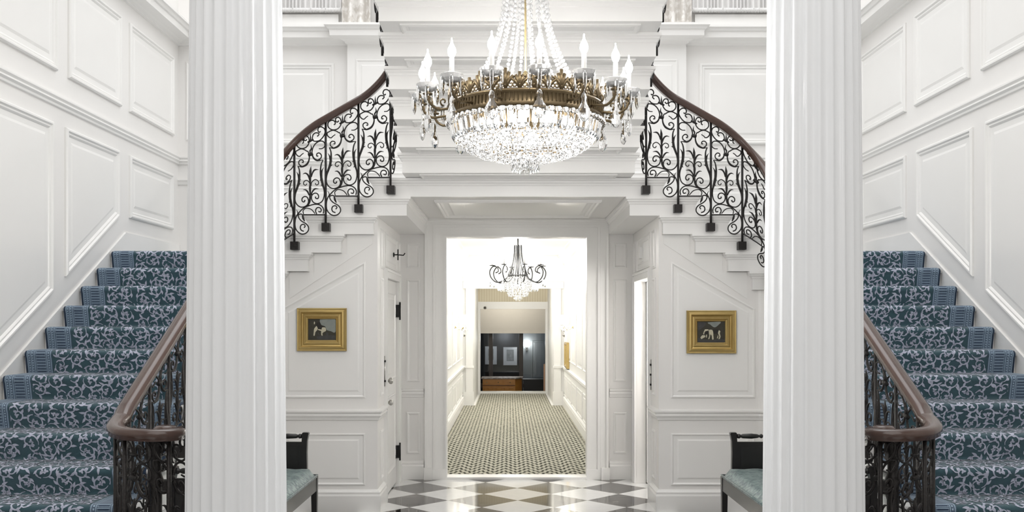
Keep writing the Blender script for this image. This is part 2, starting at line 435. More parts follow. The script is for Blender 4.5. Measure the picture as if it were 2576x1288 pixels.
# ------------------------------------------------------------------ under-stair walls
RAIL2 = [(0, .745), (.012, .75), (.016, .765), (.03, .785), (.026, .80), (.042, .815), (.042, .828), (0, .834)]
BASE = [(0, .0), (.028, .0), (.028, .13), (.022, .145), (.024, .16), (.012, .175), (0, .182)]
PX = 1.15
for sx, nm in ((-1, 'left'), (1, 'right')):
    mb = MB()
    pol = [(PX, 0), (XI, 0), (XI, 1.811), (1.93, 1.811), (1.93, 1.962), (1.73, 1.962), (1.73, 2.1125), (1.465, 2.1125), (1.465, 2.2625), (1.20, 2.2625), (1.20, 2.4125), (PX, 2.4125)]
    mb.prism([(sx*u, v) for u, v in pol], lambda u, v, d: (u, d, v), YP, YP+.1)
    # inner string wall beneath the lower flight (stepped top under the treads), with a rounded inner corner
    pol = [(YP, 0), (3.95, 0), (3.95, .09)]
    for k in range(NK, 0, -1):
        zz = htr(k)-.035 if k > 1 else htr(1)-.16
        pol += [(nose(k)+.03, zz), (nose(k-1)+.03, zz)]
    pol += [(YP, htr(1)-.16)]
    mb.prism(pol, lambda u, v, d, sx=sx: (sx*d, u, v), XI, XI+.03)
    fil = [(XI, YP)]+[(XI-.09+.09*math.cos(t), YP-.09+.09*math.sin(t)) for t in np.linspace(0, PI/2, 7)]
    mb.prism([(sx*a, b) for a, b in fil], lambda u, v, d: (u, v, d), 0, 1.811)
    ws = mb.build('wall_stair_'+nm, M['paint'], kind='structure')
    mb = MB()
    fp = lambda u, v, h: (u, YP-h, v)
    q = lambda pts: [(sx*u, v) for u, v in pts]
    panel(mb, q([(1.25, .93), (1.935, .93), (1.935, 1.66), (1.25, 2.045)]), fp, PROF_FLAT)
    panel(mb, q([(1.25, .215), (1.935, .215), (1.935, .64), (1.25, .64)]), fp, PROF_FLAT)
    # slightly proud string board under the step ends
    mb.prism(q([(1.19, 2.19), (1.70, 1.855), (1.87, 1.74), (1.87, 1.955), (1.668, 1.955), (1.668, 2.105), (1.40, 2.105), (1.40, 2.2615), (1.19, 2.2615)]),
             lambda u, v, d: (u, d, v), YP-.006, YP-.0005)
    # panels of the string wall
    fs_ = lambda u, v, h, sx=sx: (sx*(XI-h), u, v)
    panel(mb, [(6.3, .93), (7.4, .93), (7.4, 1.66), (6.3, 1.1)], fs_, PROF_FLAT)
    panel(mb, [(5.2, .215), (7.4, .215), (7.4, .62), (5.2, .5)], fs_, PROF_FLAT)
    mb.build('panel_moulding', M['trim'], ws)
    arcp = [(XI-.09+.09*math.cos(t), YP-.09+.09*math.sin(t)) for t in np.linspace(0, PI/2, 6)]
    pth = [(sx*PX, YB), (sx*PX, 9.06)]
    pth2 = [(sx*PX, 8.03), (sx*PX, YP)]+[(sx*a, b) for a, b in reversed(arcp)]+[(sx*XI, 6.2)]
    i = 4 if sx < 0 else 5
    mb = MB()
    run(mb, pth2, RAIL2, 1 if sx < 0 else -1)
    mb.build('trim_%d' % i, M['trim'], kind='structure')
    mb = MB()
    run(mb, [(sx*PX, 8.03), (sx*PX, YP)]+[(sx*a, b) for a, b in reversed(arcp)]+[(sx*XI, 4.3)], BASE, 1 if sx < 0 else -1)
    mb.build('baseboard_stair_'+nm, M['trim'], kind='structure')

# ------------------------------------------------------------------ passage below the landing
DY0, DY1, DZ = 8.10, 8.98, 1.935
for sx, nm in ((-1, 'left'), (1, 'right')):
    mb = MB()
    x0, x1 = sx*PX, sx*(PX+.09)
    mb.box(x0, x1, YP+.1, DY0, 0, 1.95); mb.box(x0, x1, DY1, YB, 0, 1.95); mb.box(x0, x1, DY0, DY1, DZ, 1.95); mb.box(x0, sx*(PX+.02), YP+.1, YB, 1.95, 2.4125)
    wp = mb.build('wall_passage_'+nm, M['paint'], kind='structure')
    fp = lambda u, v, h, sx=sx: (sx*(PX-h), u, v)
    mb = MB()
    panel(mb, rect(8.10, 8.92, 2.03, 2.33), fp, PROF_FLAT)
    panel(mb, rect(9.02, 9.16, 2.03, 2.33), fp, PROF_THIN)
    panel(mb, rect(7.80, 7.99, 2.0, 2.33), fp, PROF_THIN)
    panel(mb, rect(7.80, 7.97, .93, 1.92), fp, PROF_THIN)
    panel(mb, rect(7.80, 7.97, .23, .64), fp, PROF_THIN)
    # door casing
    for y0, y1 in ((DY0-.075, DY0), (DY1, DY1+.075)):
        e = y0+.004 if y0 < 8.5 else y1-.024; mb.box(sx*(PX-.022), sx*(PX+.001), y0, y1, 0, DZ); mb.box(sx*(PX-.032), sx*(PX-.021), e, e+.02, 0, DZ+.055)
    mb.box(sx*(PX-.0225), sx*(PX+.001), DY0-.075, DY1+.075, DZ+.0005, DZ+.08); mb.box(sx*(PX-.032), sx*(PX-.022), DY0-.072, DY1+.072, DZ+.056, DZ+.076)
    mb.build('door_casing', M['trim'], wp)
# closed door on the left
mb = MB(); mb.box(-PX-.055, -PX-.012, DY0+.004, DY1-.004, .012, DZ-.004)
dr = mb.build('door_1', M['trim'], kind='structure')
mb = MB(); fd = lambda u, v, h: (-PX-.012+h, u, v)
panel(mb, rect(DY0+.12, DY1-.12, 1.02, 1.82), fd, PROF_FLAT); panel(mb, rect(DY0+.12, DY1-.12, .18, .88), fd, PROF_FLAT)
mb.build('door_panel', M['trim'], dr)
for z in (1.655, .305):
    mb = MB()
    mb.box(-PX-.02, -PX+.024, DY1-.012, DY1+.008, z-.06, z+.06); mb.tube([(-PX+.026, DY1-.002, z-.085), (-PX+.026, DY1-.002, z+.085)], .008, 8)
    mb.box(-PX-.02, -PX-.004, DY1-.05, DY1-.01, z-.06, z-.03); mb.box(-PX-.02, -PX-.004, DY1-.05, DY1-.01, z+.03, z+.06)
    mb.build('hinge', M['blackmetal'], dr, label='black iron hinge')
for z, r in ((1.035, .03), (.845, .026)):
    mb = MB(); mb.lathe([(.005, -.012), (r, -.012), (r, -.006), (.012, 0), (.012, .02), (r*.9, .03), (r, .045), (r*.7, .058), (.002, .06)], (-PX, DY0+.075, z), 14, axis='x')
    mb.build('door_knob', M['steel'], dr, label='round steel knob')
mb = MB(); mb.box(-PX-.012, -PX-.004, DY0+.06, DY0+.085, .70, .76); mb.build('keyhole_plate', M['blackmetal'], dr)
# hook on the panel above the door
t = empty('coat_hook', 'small black metal double hook on the panel above the closet door', 'hook', (-PX, 8.62, 2.17))
mb = MB(); mb.lathe([(.002, 0), (.022, 0), (.022, .006), (.008, .01), (.002, .011)], (-PX+.009, 8.62, 2.17), 12, axis='x'); mb.build('back_plate', M['blackmetal'], t)
mb = MB()
mb.tube([(-PX+.015, 8.62, 2.17), (-PX+.05, 8.62, 2.17), (-PX+.10, 8.62, 2.165), (-PX+.115, 8.62, 2.185)], .006, 6)
mb.tube([(-PX+.05, 8.62, 2.12), (-PX+.05, 8.62, 2.22)], .006, 6)
mb.tube([(-PX+.05, 8.57, 2.17), (-PX+.05, 8.67, 2.17)], .006, 6)
mb.build('prong', M['blackmetal'], t)
for sx, zc, lab in ((-1, 1.13, 'tall thin steel surface bolt on casing left of the closet door'), (1, 1.10, 'tall thin black surface bolt on casing beside the bright open doorway')):
    t = empty('surface_bolt', lab, 'door bolt', (sx*(PX-.03), 8.0, zc))
    mb = MB(); mb.tube([(sx*(PX-.012), 7.985, zc-.13), (sx*(PX-.012), 7.985, zc+.13)], .005, 6); mb.build('rod', M['steel'], t)
    for dz in (-.085, .085) if sx < 0 else (-.085, .0, .085):
        mb = MB(); mb.box(sx*PX, sx*(PX-.022), 7.97, 8.0, zc+dz-.008, zc+dz+.008); mb.build('keeper', M['blackmetal'], t)
# thermostat on the right transom panel
t = empty('thermostat', 'small square white thermostat on the panel above the open doorway', 'thermostat', (PX-.01, 8.55, 2.18))
mb = MB(); mb.box(PX-.012, PX-.004, 8.47, 8.63, 2.10, 2.26); mb.build('back_plate', M['plate'], t)
mb = MB(); mb.box(PX-.035, PX-.012, 8.50, 8.60, 2.13, 2.23); mb.build('cover', M['plate'], t)
# bright side room behind the right doorway, its door open inward
mb = MB(); 
mb.box(PX+.092, 1.92, YP+.12, YP+.16, 0, 1.94); mb.box(PX+.092, 1.92, YB-.03, YB-.001, 0, 1.94); mb.box(1.92, 1.95, YP+.12, YB-.001, 0, 1.94); mb.box(PX+.092, 1.95, YP+.12, YB-.001, 1.94, 1.9505)
mb.build('wall_side_room', M['paint'], kind='structure')
mb = MB(); mb.box(PX+.093, PX+.72, DY1-.04, DY1-.006, .012, DZ-.004)
d2 = mb.build('door_2', M['trim'], kind='structure')
mb = MB(); panel(mb, rect(PX+.17, PX+.62, 1.02, 1.82), lambda u, v, h: (u, DY1-.04-h, v), PROF_FLAT); mb.build('door_panel', M['trim'], d2)

# door wall: casing round the corridor opening, narrow flank panels, base blocks
mb = MB()
for sx in (-1, 1):
    a = .69
    for w0, w1, d, e in ((0, .135, .020, 0), (.107, .134, .034, .019), (.001, .018, .028, .019), (.135, .215, .03, 0), (.19, .2145, .045, .029)):
        mb.box(sx*(a+w0), sx*(a+w1), YB-d, YB-e, 0, 2.3835+w1*.9)
    mb.box(sx*(a-.004), sx*(a+.139), YB-.041, YB-.001, 0, .10); mb.box(sx*(a+.14), sx*(a+.222), YB-.055, YB-.001, 0, .12)
for w0, w1, d, e in ((0, .135, .020, 0), (.107, .1345, .034, .019), (.001, .018, .028, .019), (.1355, .215, .03, 0), (.19, .2148, .045, .029)):
    mb.box(-.69-w1, .69+w1, YB-d-.0007, YB-e, 2.385+w0*.9, 2.385+w1*.9)
mb.build('trim_6', M['trim'], kind='structure')
mb = MB()
for sx in (-1, 1):
    for v0, v1 in ((2.08, 2.33), (.96, 1.97), (.25, .66)):
        panel(mb, [(sx*u, v) for u, v in rect(.955, 1.085, v0, v1)], fb, PROF_THIN)
    run(mb, [(sx*.905, YB), (sx*PX, YB), (sx*PX, 9.06)] if sx > 0 else [(-PX, 9.06), (-PX, YB), (-.905, YB)], RAIL2, 1 if sx > 0 else -1) if False else None
mb.build('panel_moulding', M['trim'], wb)
for sx, i in ((-1, 7), (1, 8)):
    mb = MB()
    run(mb, [(sx*.915, YB), (sx*PX, YB), (sx*PX, 9.06)], [(o*.7, z+.06) for o, z in RAIL2], -sx)
    mb.build('trim_%d' % i, M['trim'], kind='structure')
    mb = MB(); run(mb, [(sx*.915, YB), (sx*PX, YB), (sx*PX, 9.06)], BASE, -sx); mb.build('baseboard_passage_'+('left' if sx < 0 else 'right'), M['trim'], kind='structure')
# threshold
mb = MB(); mb.box(-.72, .72, YB-.03, YB+.16, 0, .022); mb.build('trim_9', M['trim'], kind='structure')

# passage soffit with recessed panel
mb = MB(); mb.box(-.90, .90, YS+.031, YB, 2.567, 2.60)
ce = mb.build('ceiling', M['paint'], kind='structure')
fcl = lambda u, v, h: (u, v, 2.567-h)
mb = MB(); panel(mb, rect(-.70, .70, 7.78, 8.95), fcl, PROF_WALL); 
run(mb, [(-.9, YB), (.9, YB)], [(0, 2.50), (.02, 2.51), (.035, 2.54), (.05, 2.55), (.05, 2.567), (0, 2.567)], -1)
mb.build('panel_moulding', M['trim'], ce)

# ------------------------------------------------------------------ staircases
STEPM = [(0, -.062), (.006, -.058), (.010, -.045), (.022, -.034), (.022, -.026), (.034, -.020), (.034, 0), (0, 0)]
def step_cap(mb, path, top, side):
    run(mb, path, [(o, top+z) for o, z in STEPM], side)

def staircase(sx):
    nm = 'left' if sx < 0 else 'right'
    st = empty('staircase', 'white painted staircase climbing along the %s panelled wall and turning to the central landing' % nm, 'staircase', (sx*2.7, 4.2, 0), 'matching side staircases')
    for k in range(NK, 0, -1):
        mb = MB(); h = htr(k); y = nose(k)
        xi = XI-.035
        mb.box(sx*(XI+.032), sx*(XW-.018), y+.026, y+GO+.024, max(0, h-RIS*1.0-.03) if k < NK else 0, h-.028)
        mb.box(sx*xi, sx*(XW-.018), y+.014, y+GO+.02, h-.027, h)
        mb.tube([(sx*(xi+.001), y+.014, h-.0135), (sx*3.30, y+.014, h-.0135)], .0133, 8)
        if k >= 12:   # curtail steps carrying the newel
            xe = 1.66 if k == 12 else 1.61; r = (GO if k == 12 else GO*2)/2
            cv = [(XI-.034, y+.014), (xe+.1, y+.014)]+[(xe+.1-.1*math.sin(q), y+.014+(r-.0)*(1-math.cos(q))) for q in np.linspace(.3, PI-.3, 9)]+[(xe+.1, y+.014+2*r), (XI-.034, y+.014+2*r)]
            mb.prism([(sx*p, q) for p, q in cv], lambda u, v, d: (u, v, d), h-.027, h-.001)
            mb.prism([(sx*(p+.02), q+.012 if q < y+.1 else q-.012) for p, q in cv], lambda u, v, d: (u, v, d), max(0, h-RIS) if k == 12 else 0, h-.0275)
        mb.build('step', M['stairpaint'], st)
    mb = MB(); mb.box(sx*1.97, sx*(XW-.018), YP+.101, YB-.002, L1-.15, L1); mb.box(sx*1.706, sx*1.999, YS, YS+.0595, L1-.152, L1-.001)
    mb.box(sx*2.065, sx*(XW-.018), nose(0)+.024, YP+.1, L1-.15, L1-.001); mb.box(sx*2.0, sx*2.065, nose(0)+.024, YP-.001, L1-.15, L1-.001)
    step_cap(mb, [(sx*2.0, YS), (sx*1.706, YS), (sx*1.706, YP-.001)], L1, sx)
    mb.build('landing', M['stairpaint'], st)
    mb = MB(); mb.box(sx*1.906, sx*2.02, YS+.015, YP-.001, htr(1)-.15, htr(1)-.003); step_cap(mb, [(sx*2.02, YS+.015), (sx*1.906, YS+.015), (sx*1.906, YP-.001)], htr(1), sx)
    mb.build('step_end', M['stairpaint'], st)
    for h, n in ((2.265, 1.97), (2.415, 1.705), (2.565, 1.44)):
        e = n-.53 if h < 2.5 else .9046; mb = MB()
        mb.box(sx*n, sx*e, YS, YP-.001, h-.152, h-.0005)
        mb.box(sx*n, sx*(n-.262), YP+.101, YB-.002, h-.149, h-.0005)
        if h > 2.5: mb.box(sx*(PX-.001), sx*e, YP-.001, YB-.002, h-.152, h-.0005)
        step_cap(mb, [(sx*n, YB-.002), (sx*n, YS), (sx*e, YS), (sx*e, YB-.002)] if h > 2.5 else [(sx*n, YB-.002), (sx*n, YS), (sx*e, YS), (sx*e, YP-.001)], h, sx)
        mb.build('step', M['stairpaint'], st)
    return st
for sx in (-1, 1): staircase(sx)

# central landing and the flight that rises from it towards the room
RC, GC, XC = .153, .263, .912
st = empty('central_staircase', 'white central flight with panelled stepped underside rising above the passage', 'staircase', (0, YS, LT))
mb = MB()
mb.box(-1.178, 1.178, YS+.03, YB-.002, LT-.112, LT-.0005); mb.box(-1.178, 1.178, YS, YS+.03, 2.5665, LT-.0005)
step_cap(mb, [(-1.18, YB-.01), (-1.18, YS), (1.18, YS), (1.18, YB-.01)], LT, -1)
mb.build('landing', M['stairpaint'], st)
for k in range(1, 9):
    y = YS-GC*k; b = 2.565+RC*k; mb = MB()
    mb.box(-XC, XC, y, y+2*GC, b, b+RC)
    step_cap(mb, [(-XC, y+2*GC), (-XC, y), (XC, y), (XC, y+2*GC)], b+RC, -1)
    # recessed panel on the visible soffit strip
    panel(mb, rect(-XC+.13, XC-.13, y+.05, y+GC-.035), lambda u, v, h, b=b: (u, v, b-h), [(0, 0), (0, .010), (.012, .014), (.024, .004), (.03, .001), (.05, .001), (.056, .005)])
    mb.build('step', M['stairpaint'], st)

# ------------------------------------------------------------------ stair carpets
def carpet_profile():
    """Developed line of the runner from the bottom up: list of (v, Y, Z, nY, nZ)."""
    pts = []
    th = .012
    for k in range(NK, -1, -1):
        y, h = nose(k), htr(k)
        # riser up to the nosing, round over, tread back
        zb = htr(k+1)+th if k < NK else .002
        for z in np.linspace(zb, h-.045, 5): pts.append((y-.004+.018*(1-min(1, (z-zb)/.09)), z))
        for t in np.linspace(-.25*PI, PI/2, 7):
            pts.append((y+.012-.026*math.cos(t), h-.016+.028*math.sin(t)))
        end = y+GO-.0 if k > 0 else YB-.3
        for q in np.linspace(y+.05, end, 5 if k else 9): pts.append((q, h+th))
    P = np.array(pts); d = np.r_[0, np.cumsum(np.linalg.norm(np.diff(P, axis=0), axis=1))]
    T = np.gradient(P, axis=0); T /= np.maximum(np.linalg.norm(T, axis=1)[:, None], 1e-9)
    N = np.stack([-T[:, 1], T[:, 0]], 1)
    return d, P, N
CD, CP, CN = carpet_profile()
def cpos(v, h=0.0):
    y = np.interp(v, CD, CP[:, 0]); z = np.interp(v, CD, CP[:, 1]); ny = np.interp(v, CD, CN[:, 0]); nz = np.interp(v, CD, CN[:, 1])
    return y+ny*h, z+nz*h

def ribbon2d(pts, w):
    """Outline strips in the carpet plane: list of quads of (u, v)."""
    P = np.array(pts); T = np.gradient(P, axis=0); T /= np.maximum(np.linalg.norm(T, axis=1)[:, None], 1e-9)
    N = np.stack([-T[:, 1], T[:, 0]], 1); w = np.array(w)[:, None]
    return P+N*w, P-N*w

def spiral_pts(c, r0, r1, a0, turns, n):
    t = np.linspace(0, 1, n); a = a0+turns*2*PI*t; r = r0+(r1-r0)*t
    return np.stack([c[0]+r*np.cos(a), c[1]+r*np.sin(a)], 1)

def carpet(sx):
    nm = 'left' if sx < 0 else 'right'
    mb = MB(); a0, a1 = 2.075, 3.309
    us = [a1, a1-.004, a1-.016, a0+.016, a0+.004, a0]; hs = [-.009, -.003, 0, 0, -.003, -.009]
    n = len(CD); vs = []
    for u, h in zip(us, hs):
        for i in range(n):
            vs.append((sx*u, CP[i, 0]+CN[i, 0]*h, CP[i, 1]+CN[i, 1]*h))
    for j in range(5):
        fs = [(j*n+i, j*n+i+1, (j+1)*n+i+1, (j+1)*n+i) for i in range(n-1)]
        b = len(mb.v)
        if j == 0: mb.add(vs, fs, 1 if j in (0, 1, 3, 4) else 0, True)
        else:
            for f in fs: mb.f.append(f); mb.m.append(1 if j in (1, 3, 4) else 0); mb.s.append(True)
    vmax = CD[-1]-.3
    def strip(u0, u1, v0, v1, m, h):
        k = max(2, int((v1-v0)/.012)+1); vv = np.linspace(v0, v1, k); y, z = cpos(vv, h)
        pts = [(sx*u0, y[i], z[i]) for i in range(k)]+[(sx*u1, y[i], z[i]) for i in range(k)]
        mb.add(pts, [(i, i+1, k+i+1, k+i) for i in range(k-1)], m, True)
    def border(e, d):
        q = lambda w: e+d*w
        strip(q(.018), q(.185), 0, vmax, 2, .0015)
        for w in (.022, .046, .068, .150, .176): strip(q(w), q(w+.004), 0, vmax, 3, .003)
        v = .0
        while v < vmax-.02:
            for w in (.031, .053, .160): strip(q(w), q(w+.008), v, v+.009, 3, .003)
            v += .017
        v = .0
        while v < vmax-.03:
            strip(q(.078), q(.146), v, v+.0035, 3, .003); strip(q(.078), q(.146), v+.012, v+.0155, 3, .003)
            strip(q(.084), q(.140), v+.0045, v+.011, 1, .003)
            v += .020
    border(a1, -1); border(a0, 1)
    # scrolling acanthus
    rnd = random.Random(11)
    w0, w1 = a0+.195, a1-.195
    def put(L, R, m=4, h=.0025):
        k = len(L)
        L = np.clip(L, [w0, .0], [w1, vmax]); R = np.clip(R, [w0, .0], [w1, vmax])
        yl, zl = cpos(L[:, 1], h); yr, zr = cpos(R[:, 1], h)
        pts = [(sx*L[i, 0], yl[i], zl[i]) for i in range(k)]+[(sx*R[i, 0], yr[i], zr[i]) for i in range(k)]
        mb.add(pts, [(i, i+1, k+i+1, k+i) for i in range(k-1)], m, True)
    def leaf(p, ang, ln, wd, m=4):
        t = np.linspace(0, 1, 5); bend = .35*ln
        c = np.stack([p[0]+ln*t*math.cos(ang)-bend*t*t*math.sin(ang), p[1]+ln*t*math.sin(ang)+bend*t*t*math.cos(ang)], 1)
        L, R = ribbon2d(c, wd*np.array([.25, .85, 1, .6, .02])); put(L, R, m)
    cell = .105
    nu = int(round((w1-w0)/cell)); cu = (w1-w0)/nu; nv = int(vmax/cell)
    for i in range(nu):
        for j in range(nv):
            u = w0+(i+.5)*cu+rnd.uniform(-.012, .012); v = (j+.5)*cell+(cell*.5 if i % 2 else 0)+rnd.uniform(-.012, .012)
            fl = 1 if (i+j) % 2 else -1; a = rnd.uniform(0, 2*PI); r = cell*rnd.uniform(.40, .50)
            S = spiral_pts((u, v), r, r*.16, a, fl*1.15, 22)
            L, R = ribbon2d(S, np.interp(np.linspace(0, 1, 22), [0, .25, .8, 1], [.0016, .0046, .0034, .006])); put(L, R)
            for q, ln in ((2, .034), (5, .038), (8, .036), (11, .03), (15, .022)):
                d = S[q+1]-S[q]; an = math.atan2(d[1], d[0])
                leaf(S[q], an-fl*.75, ln*1.05, .0075); 
                if q in (5, 11): leaf(S[q], an+fl*.6, ln*.6, .006)
            # flower at the eye
            for g in range(3): leaf(S[-1], a+g*2.1, .016, .006)
            # tail curl reaching into the next cell
            d = S[0]-S[1]; an = math.atan2(d[1], d[0])
            c2 = S[0]+np.array([math.cos(an), math.sin(an)])*.012
            S2 = spiral_pts((c2[0]-.03*math.sin(an)*fl*-1, c2[1]+.03*math.cos(an)*fl*-1), .034, .007, an+PI/2*fl, -fl*.9, 12)
            L, R = ribbon2d(S2, np.interp(np.linspace(0, 1, 12), [0, .4, 1], [.003, .003, .0045])); put(L, R)
            leaf(S2[4], an+fl*1.2, .026, .0065); leaf(S2[1], an-fl*.9, .022, .006)
    return mb.build('stair_carpet', [M['teal'], M['cedge'], M['cborder'], M['cblue'], M['clight']], None,
                    'teal stair carpet with lilac scrolls and a blue border on the %s flight' % nm, 'carpet', 'stair carpets')
for sx in (-1, 1): carpet(sx)

# ------------------------------------------------------------------ balustrades
UN = 2101.8
ST = [  # strokes of one scroll panel: (points, radius) in tracing units
 ([(205,562),(228,548),(225,510),(190,487),(145,492),(110,530),(108,590),(150,638),(210,650),(270,632),(312,585),(330,530),(322,475),(295,440),(262,436),(236,460),(236,500),(265,517),(290,490)], 11),
 ([(528,352),(508,372),(482,340),(498,288),(545,278),(595,310),(610,370),(580,440),(520,505),(450,526),(395,512),(383,470),(400,410),(440,380),(490,385),(500,410),(470,442)], 11),
 ([(356,525),(350,460),(352,390)], [15, 13, 2]),
 ([(300,545),(350,522),(405,492)], [14, 20, 14]),
 ([(230,745),(195,768),(160,800),(118,785),(90,740),(115,688),(180,657),(250,672),(308,722),(331,800),(318,880),(275,942),(200,975),(125,965)], [8,9,10,11,11,11,11,11,11,12,15,19,15,4]),
 ([(190,966),(150,935),(146,885),(185,857),(222,872),(222,905),(200,900)], 11),
 ([(500,655),(560,650),(604,610),(598,550),(550,522),(480,538),(420,592),(385,670),(380,755),(410,830),(475,868),(575,860)], [8,9,10,11,11,11,11,11,12,15,18,4]),
 ([(490,858),(535,830),(545,780),(505,742),(465,758),(462,795),(490,792)], 11),
 ([(312,780),(352,768),(394,756)], [28, 32, 28]),
 ([(345,740),(342,690),(366,650),(356,580)], [12, 14, 14, 2]),
 ([(130,965),(155,1030),(160,1110),(152,1200),(140,1270),(112,1350),(85,1440),(80,1540),(110,1612),(170,1656),(240,1655),(298,1618),(318,1555),(295,1495),(248,1480),(205,1512),(206,1560),(240,1572),(254,1540)], [10,12,16,22,22,20,14,11,11,11,11,11,11,11,11,11,11,11,14]),
 ([(575,860),(545,920),(530,1000),(530,1080),(545,1180),(565,1270),(590,1360),(594,1450),(570,1540),(520,1588),(460,1600),(400,1575),(370,1520),(376,1460),(420,1424),(470,1430),(495,1475),(480,1515),(445,1510),(440,1482)], [10,12,14,18,24,22,14,11,11,11,11,11,11,11,11,11,11,11,11,14]),
 ([(103,1060),(132,1110),(150,1200),(150,1262)], [2, 12, 18, 16]), ([(150,1205),(185,1190)], [14, 2]), ([(148,1275),(188,1255)], [14, 2]),
 ([(588,985),(556,1040),(545,1130),(560,1220)], [2, 12, 18, 12]), ([(545,1180),(512,1215)], [14, 2]), ([(560,1270),(535,1305)], [14, 2]),
 ([(361,962),(352,1050),(350,1150),(350,1250),(345,1330),(346,1430),(338,1560),(305,1640)], [2, 22, 18, 12, 22, 15, 18, 12]),
 ([(215,1100),(262,1085),(305,1112),(332,1175),(346,1250)], [3, 12, 16, 14, 10]),
 ([(495,1025),(430,1026),(390,1072),(365,1150)], [3, 16, 14, 10]),
 ([(342,1300),(330,1240),(285,1206),(238,1225),(230,1270),(265,1290),(286,1262)], 9),
 ([(360,1300),(375,1235),(435,1192),(488,1220),(490,1268),(455,1285),(436,1255)], 9),
 ([(220,1370),(262,1366),(302,1400),(328,1460)], [3, 12, 16, 10]),
 ([(495,1350),(430,1350),(382,1400),(362,1460)], [3, 15, 14, 10]),
 ([(112,1800),(170,1730),(240,1672),(330,1635),(430,1612),(510,1620),(565,1660),(586,1710),(578,1770)], 11),
 ([(462,1775),(440,1725),(460,1676),(505,1666),(540,1697),(528,1742),(492,1732)], 11),
 ([(228,1775),(220,1722),(260,1682),(312,1680),(370,1702),(432,1770)], 9),
 ([(225,1787),(610,1787)], 11),
 ([(170,1730),(110,1800),(80,1900),(85,2010),(130,2080),(200,2115),(270,2100),(314,2050),(312,1990),(270,1940),(200,1900),(150,1850),(135,1795),(180,1775),(218,1790)], 11),
 ([(232,2068),(188,2050),(170,2008),(186,1964),(230,1950),(258,1980),(236,2008)], 11),
 ([(100,1700),(126,1745),(122,1795)], [3, 8, 10]),
 ([(212,1795),(225,1850),(248,1900)], [14, 20, 8]),
]
STR = []
for pts, r in ST:
    P, prm = cr(pts, 17)
    R = np.full(len(P), r) if np.isscalar(r) else np.interp(prm, np.linspace(0, 1, len(r)), r)
    STR.append((np.stack([(P[:, 0]-68)/UN, (1787-P[:, 1])/UN*np.where(P[:, 1] < 700, .985, 1)], 1), R/UN))

def rail_path():
    p = []
    for Y in np.arange(4.62, 7.328, .03): p.append((1.97, Y, L1-.5645*(7.598-Y)))
    h0 = L1-.5645*(7.598-7.328); h1 = 2.265+.5703*.20
    for t in np.linspace(0, 1, 14): p.append((1.77+.2*math.cos(t*PI/2), 7.328+.2*math.sin(t*PI/2), h0+(h1-h0)*t))
    for a in np.arange(1.75, 1.10, -.03): p.append((a, 7.528, 2.265+.5703*(1.97-a)))
    h0 = 2.265+.5703*.88; h1 = 2.871+.5817*(7.843-7.43)
    for t in np.linspace(0, 1, 10): p.append((1.09-.12*math.sin(t*PI/2), 7.408+.12*math.cos(t*PI/2), h0+(h1-h0)*t))
    for Y in np.arange(7.40, 5.35, -.03): p.append((.97, Y, 2.871+.5817*(7.843-Y)))
    P = np.array(p); s = np.r_[0, np.cumsum(np.hypot(np.diff(P[:, 0]), np.diff(P[:, 1])))]
    g = np.arange(0, s[-1], .012); H = np.interp(g, s, P[:, 2])
    K = 15; ker = np.ones(2*K+1)/(2*K+1)
    Hs = np.convolve(np.pad(H, K, mode='reflect', reflect_type='odd'), ker, mode='valid')
    return g, np.interp(g, s, P[:, 0]), np.interp(g, s, P[:, 1]), Hs
RS, RA, RY, RH = rail_path()
def rp(s): return np.interp(s, RS, RA), np.interp(s, RS, RY), np.interp(s, RS, RH)
def s_at(a, Y): return RS[int(np.argmin((RA-a)**2+(RY-Y)**2))]
RTOP = .712
def rail_sweep(mb, pts, w=.041, h=.027):
    prof = [(-w, -h*.2), (-w*.95, h*.55), (-w*.5, h), (w*.5, h), (w*.95, h*.55), (w, -h*.2), (w*.72, -h*.45), (w*.78, -h), (-w*.78, -h), (-w*.72, -h*.45)]
    P = np.array(pts); T = np.gradient(P, axis=0); rr = []
    for p, t in zip(P, T):
        t = t/np.linalg.norm(t); sd = np.array([-t[1], t[0], 0]); sd /= max(np.linalg.norm(sd), 1e-6); up = np.cross(sd, -t) if np.cross(t, sd)[2] < 0 else np.cross(t, sd)
        rr.append([p+sd*x+up*y for x, y in prof])
    mb.rings(rr, fill=True, sm=True); mb.add(rr[0], [tuple(range(len(prof)))])

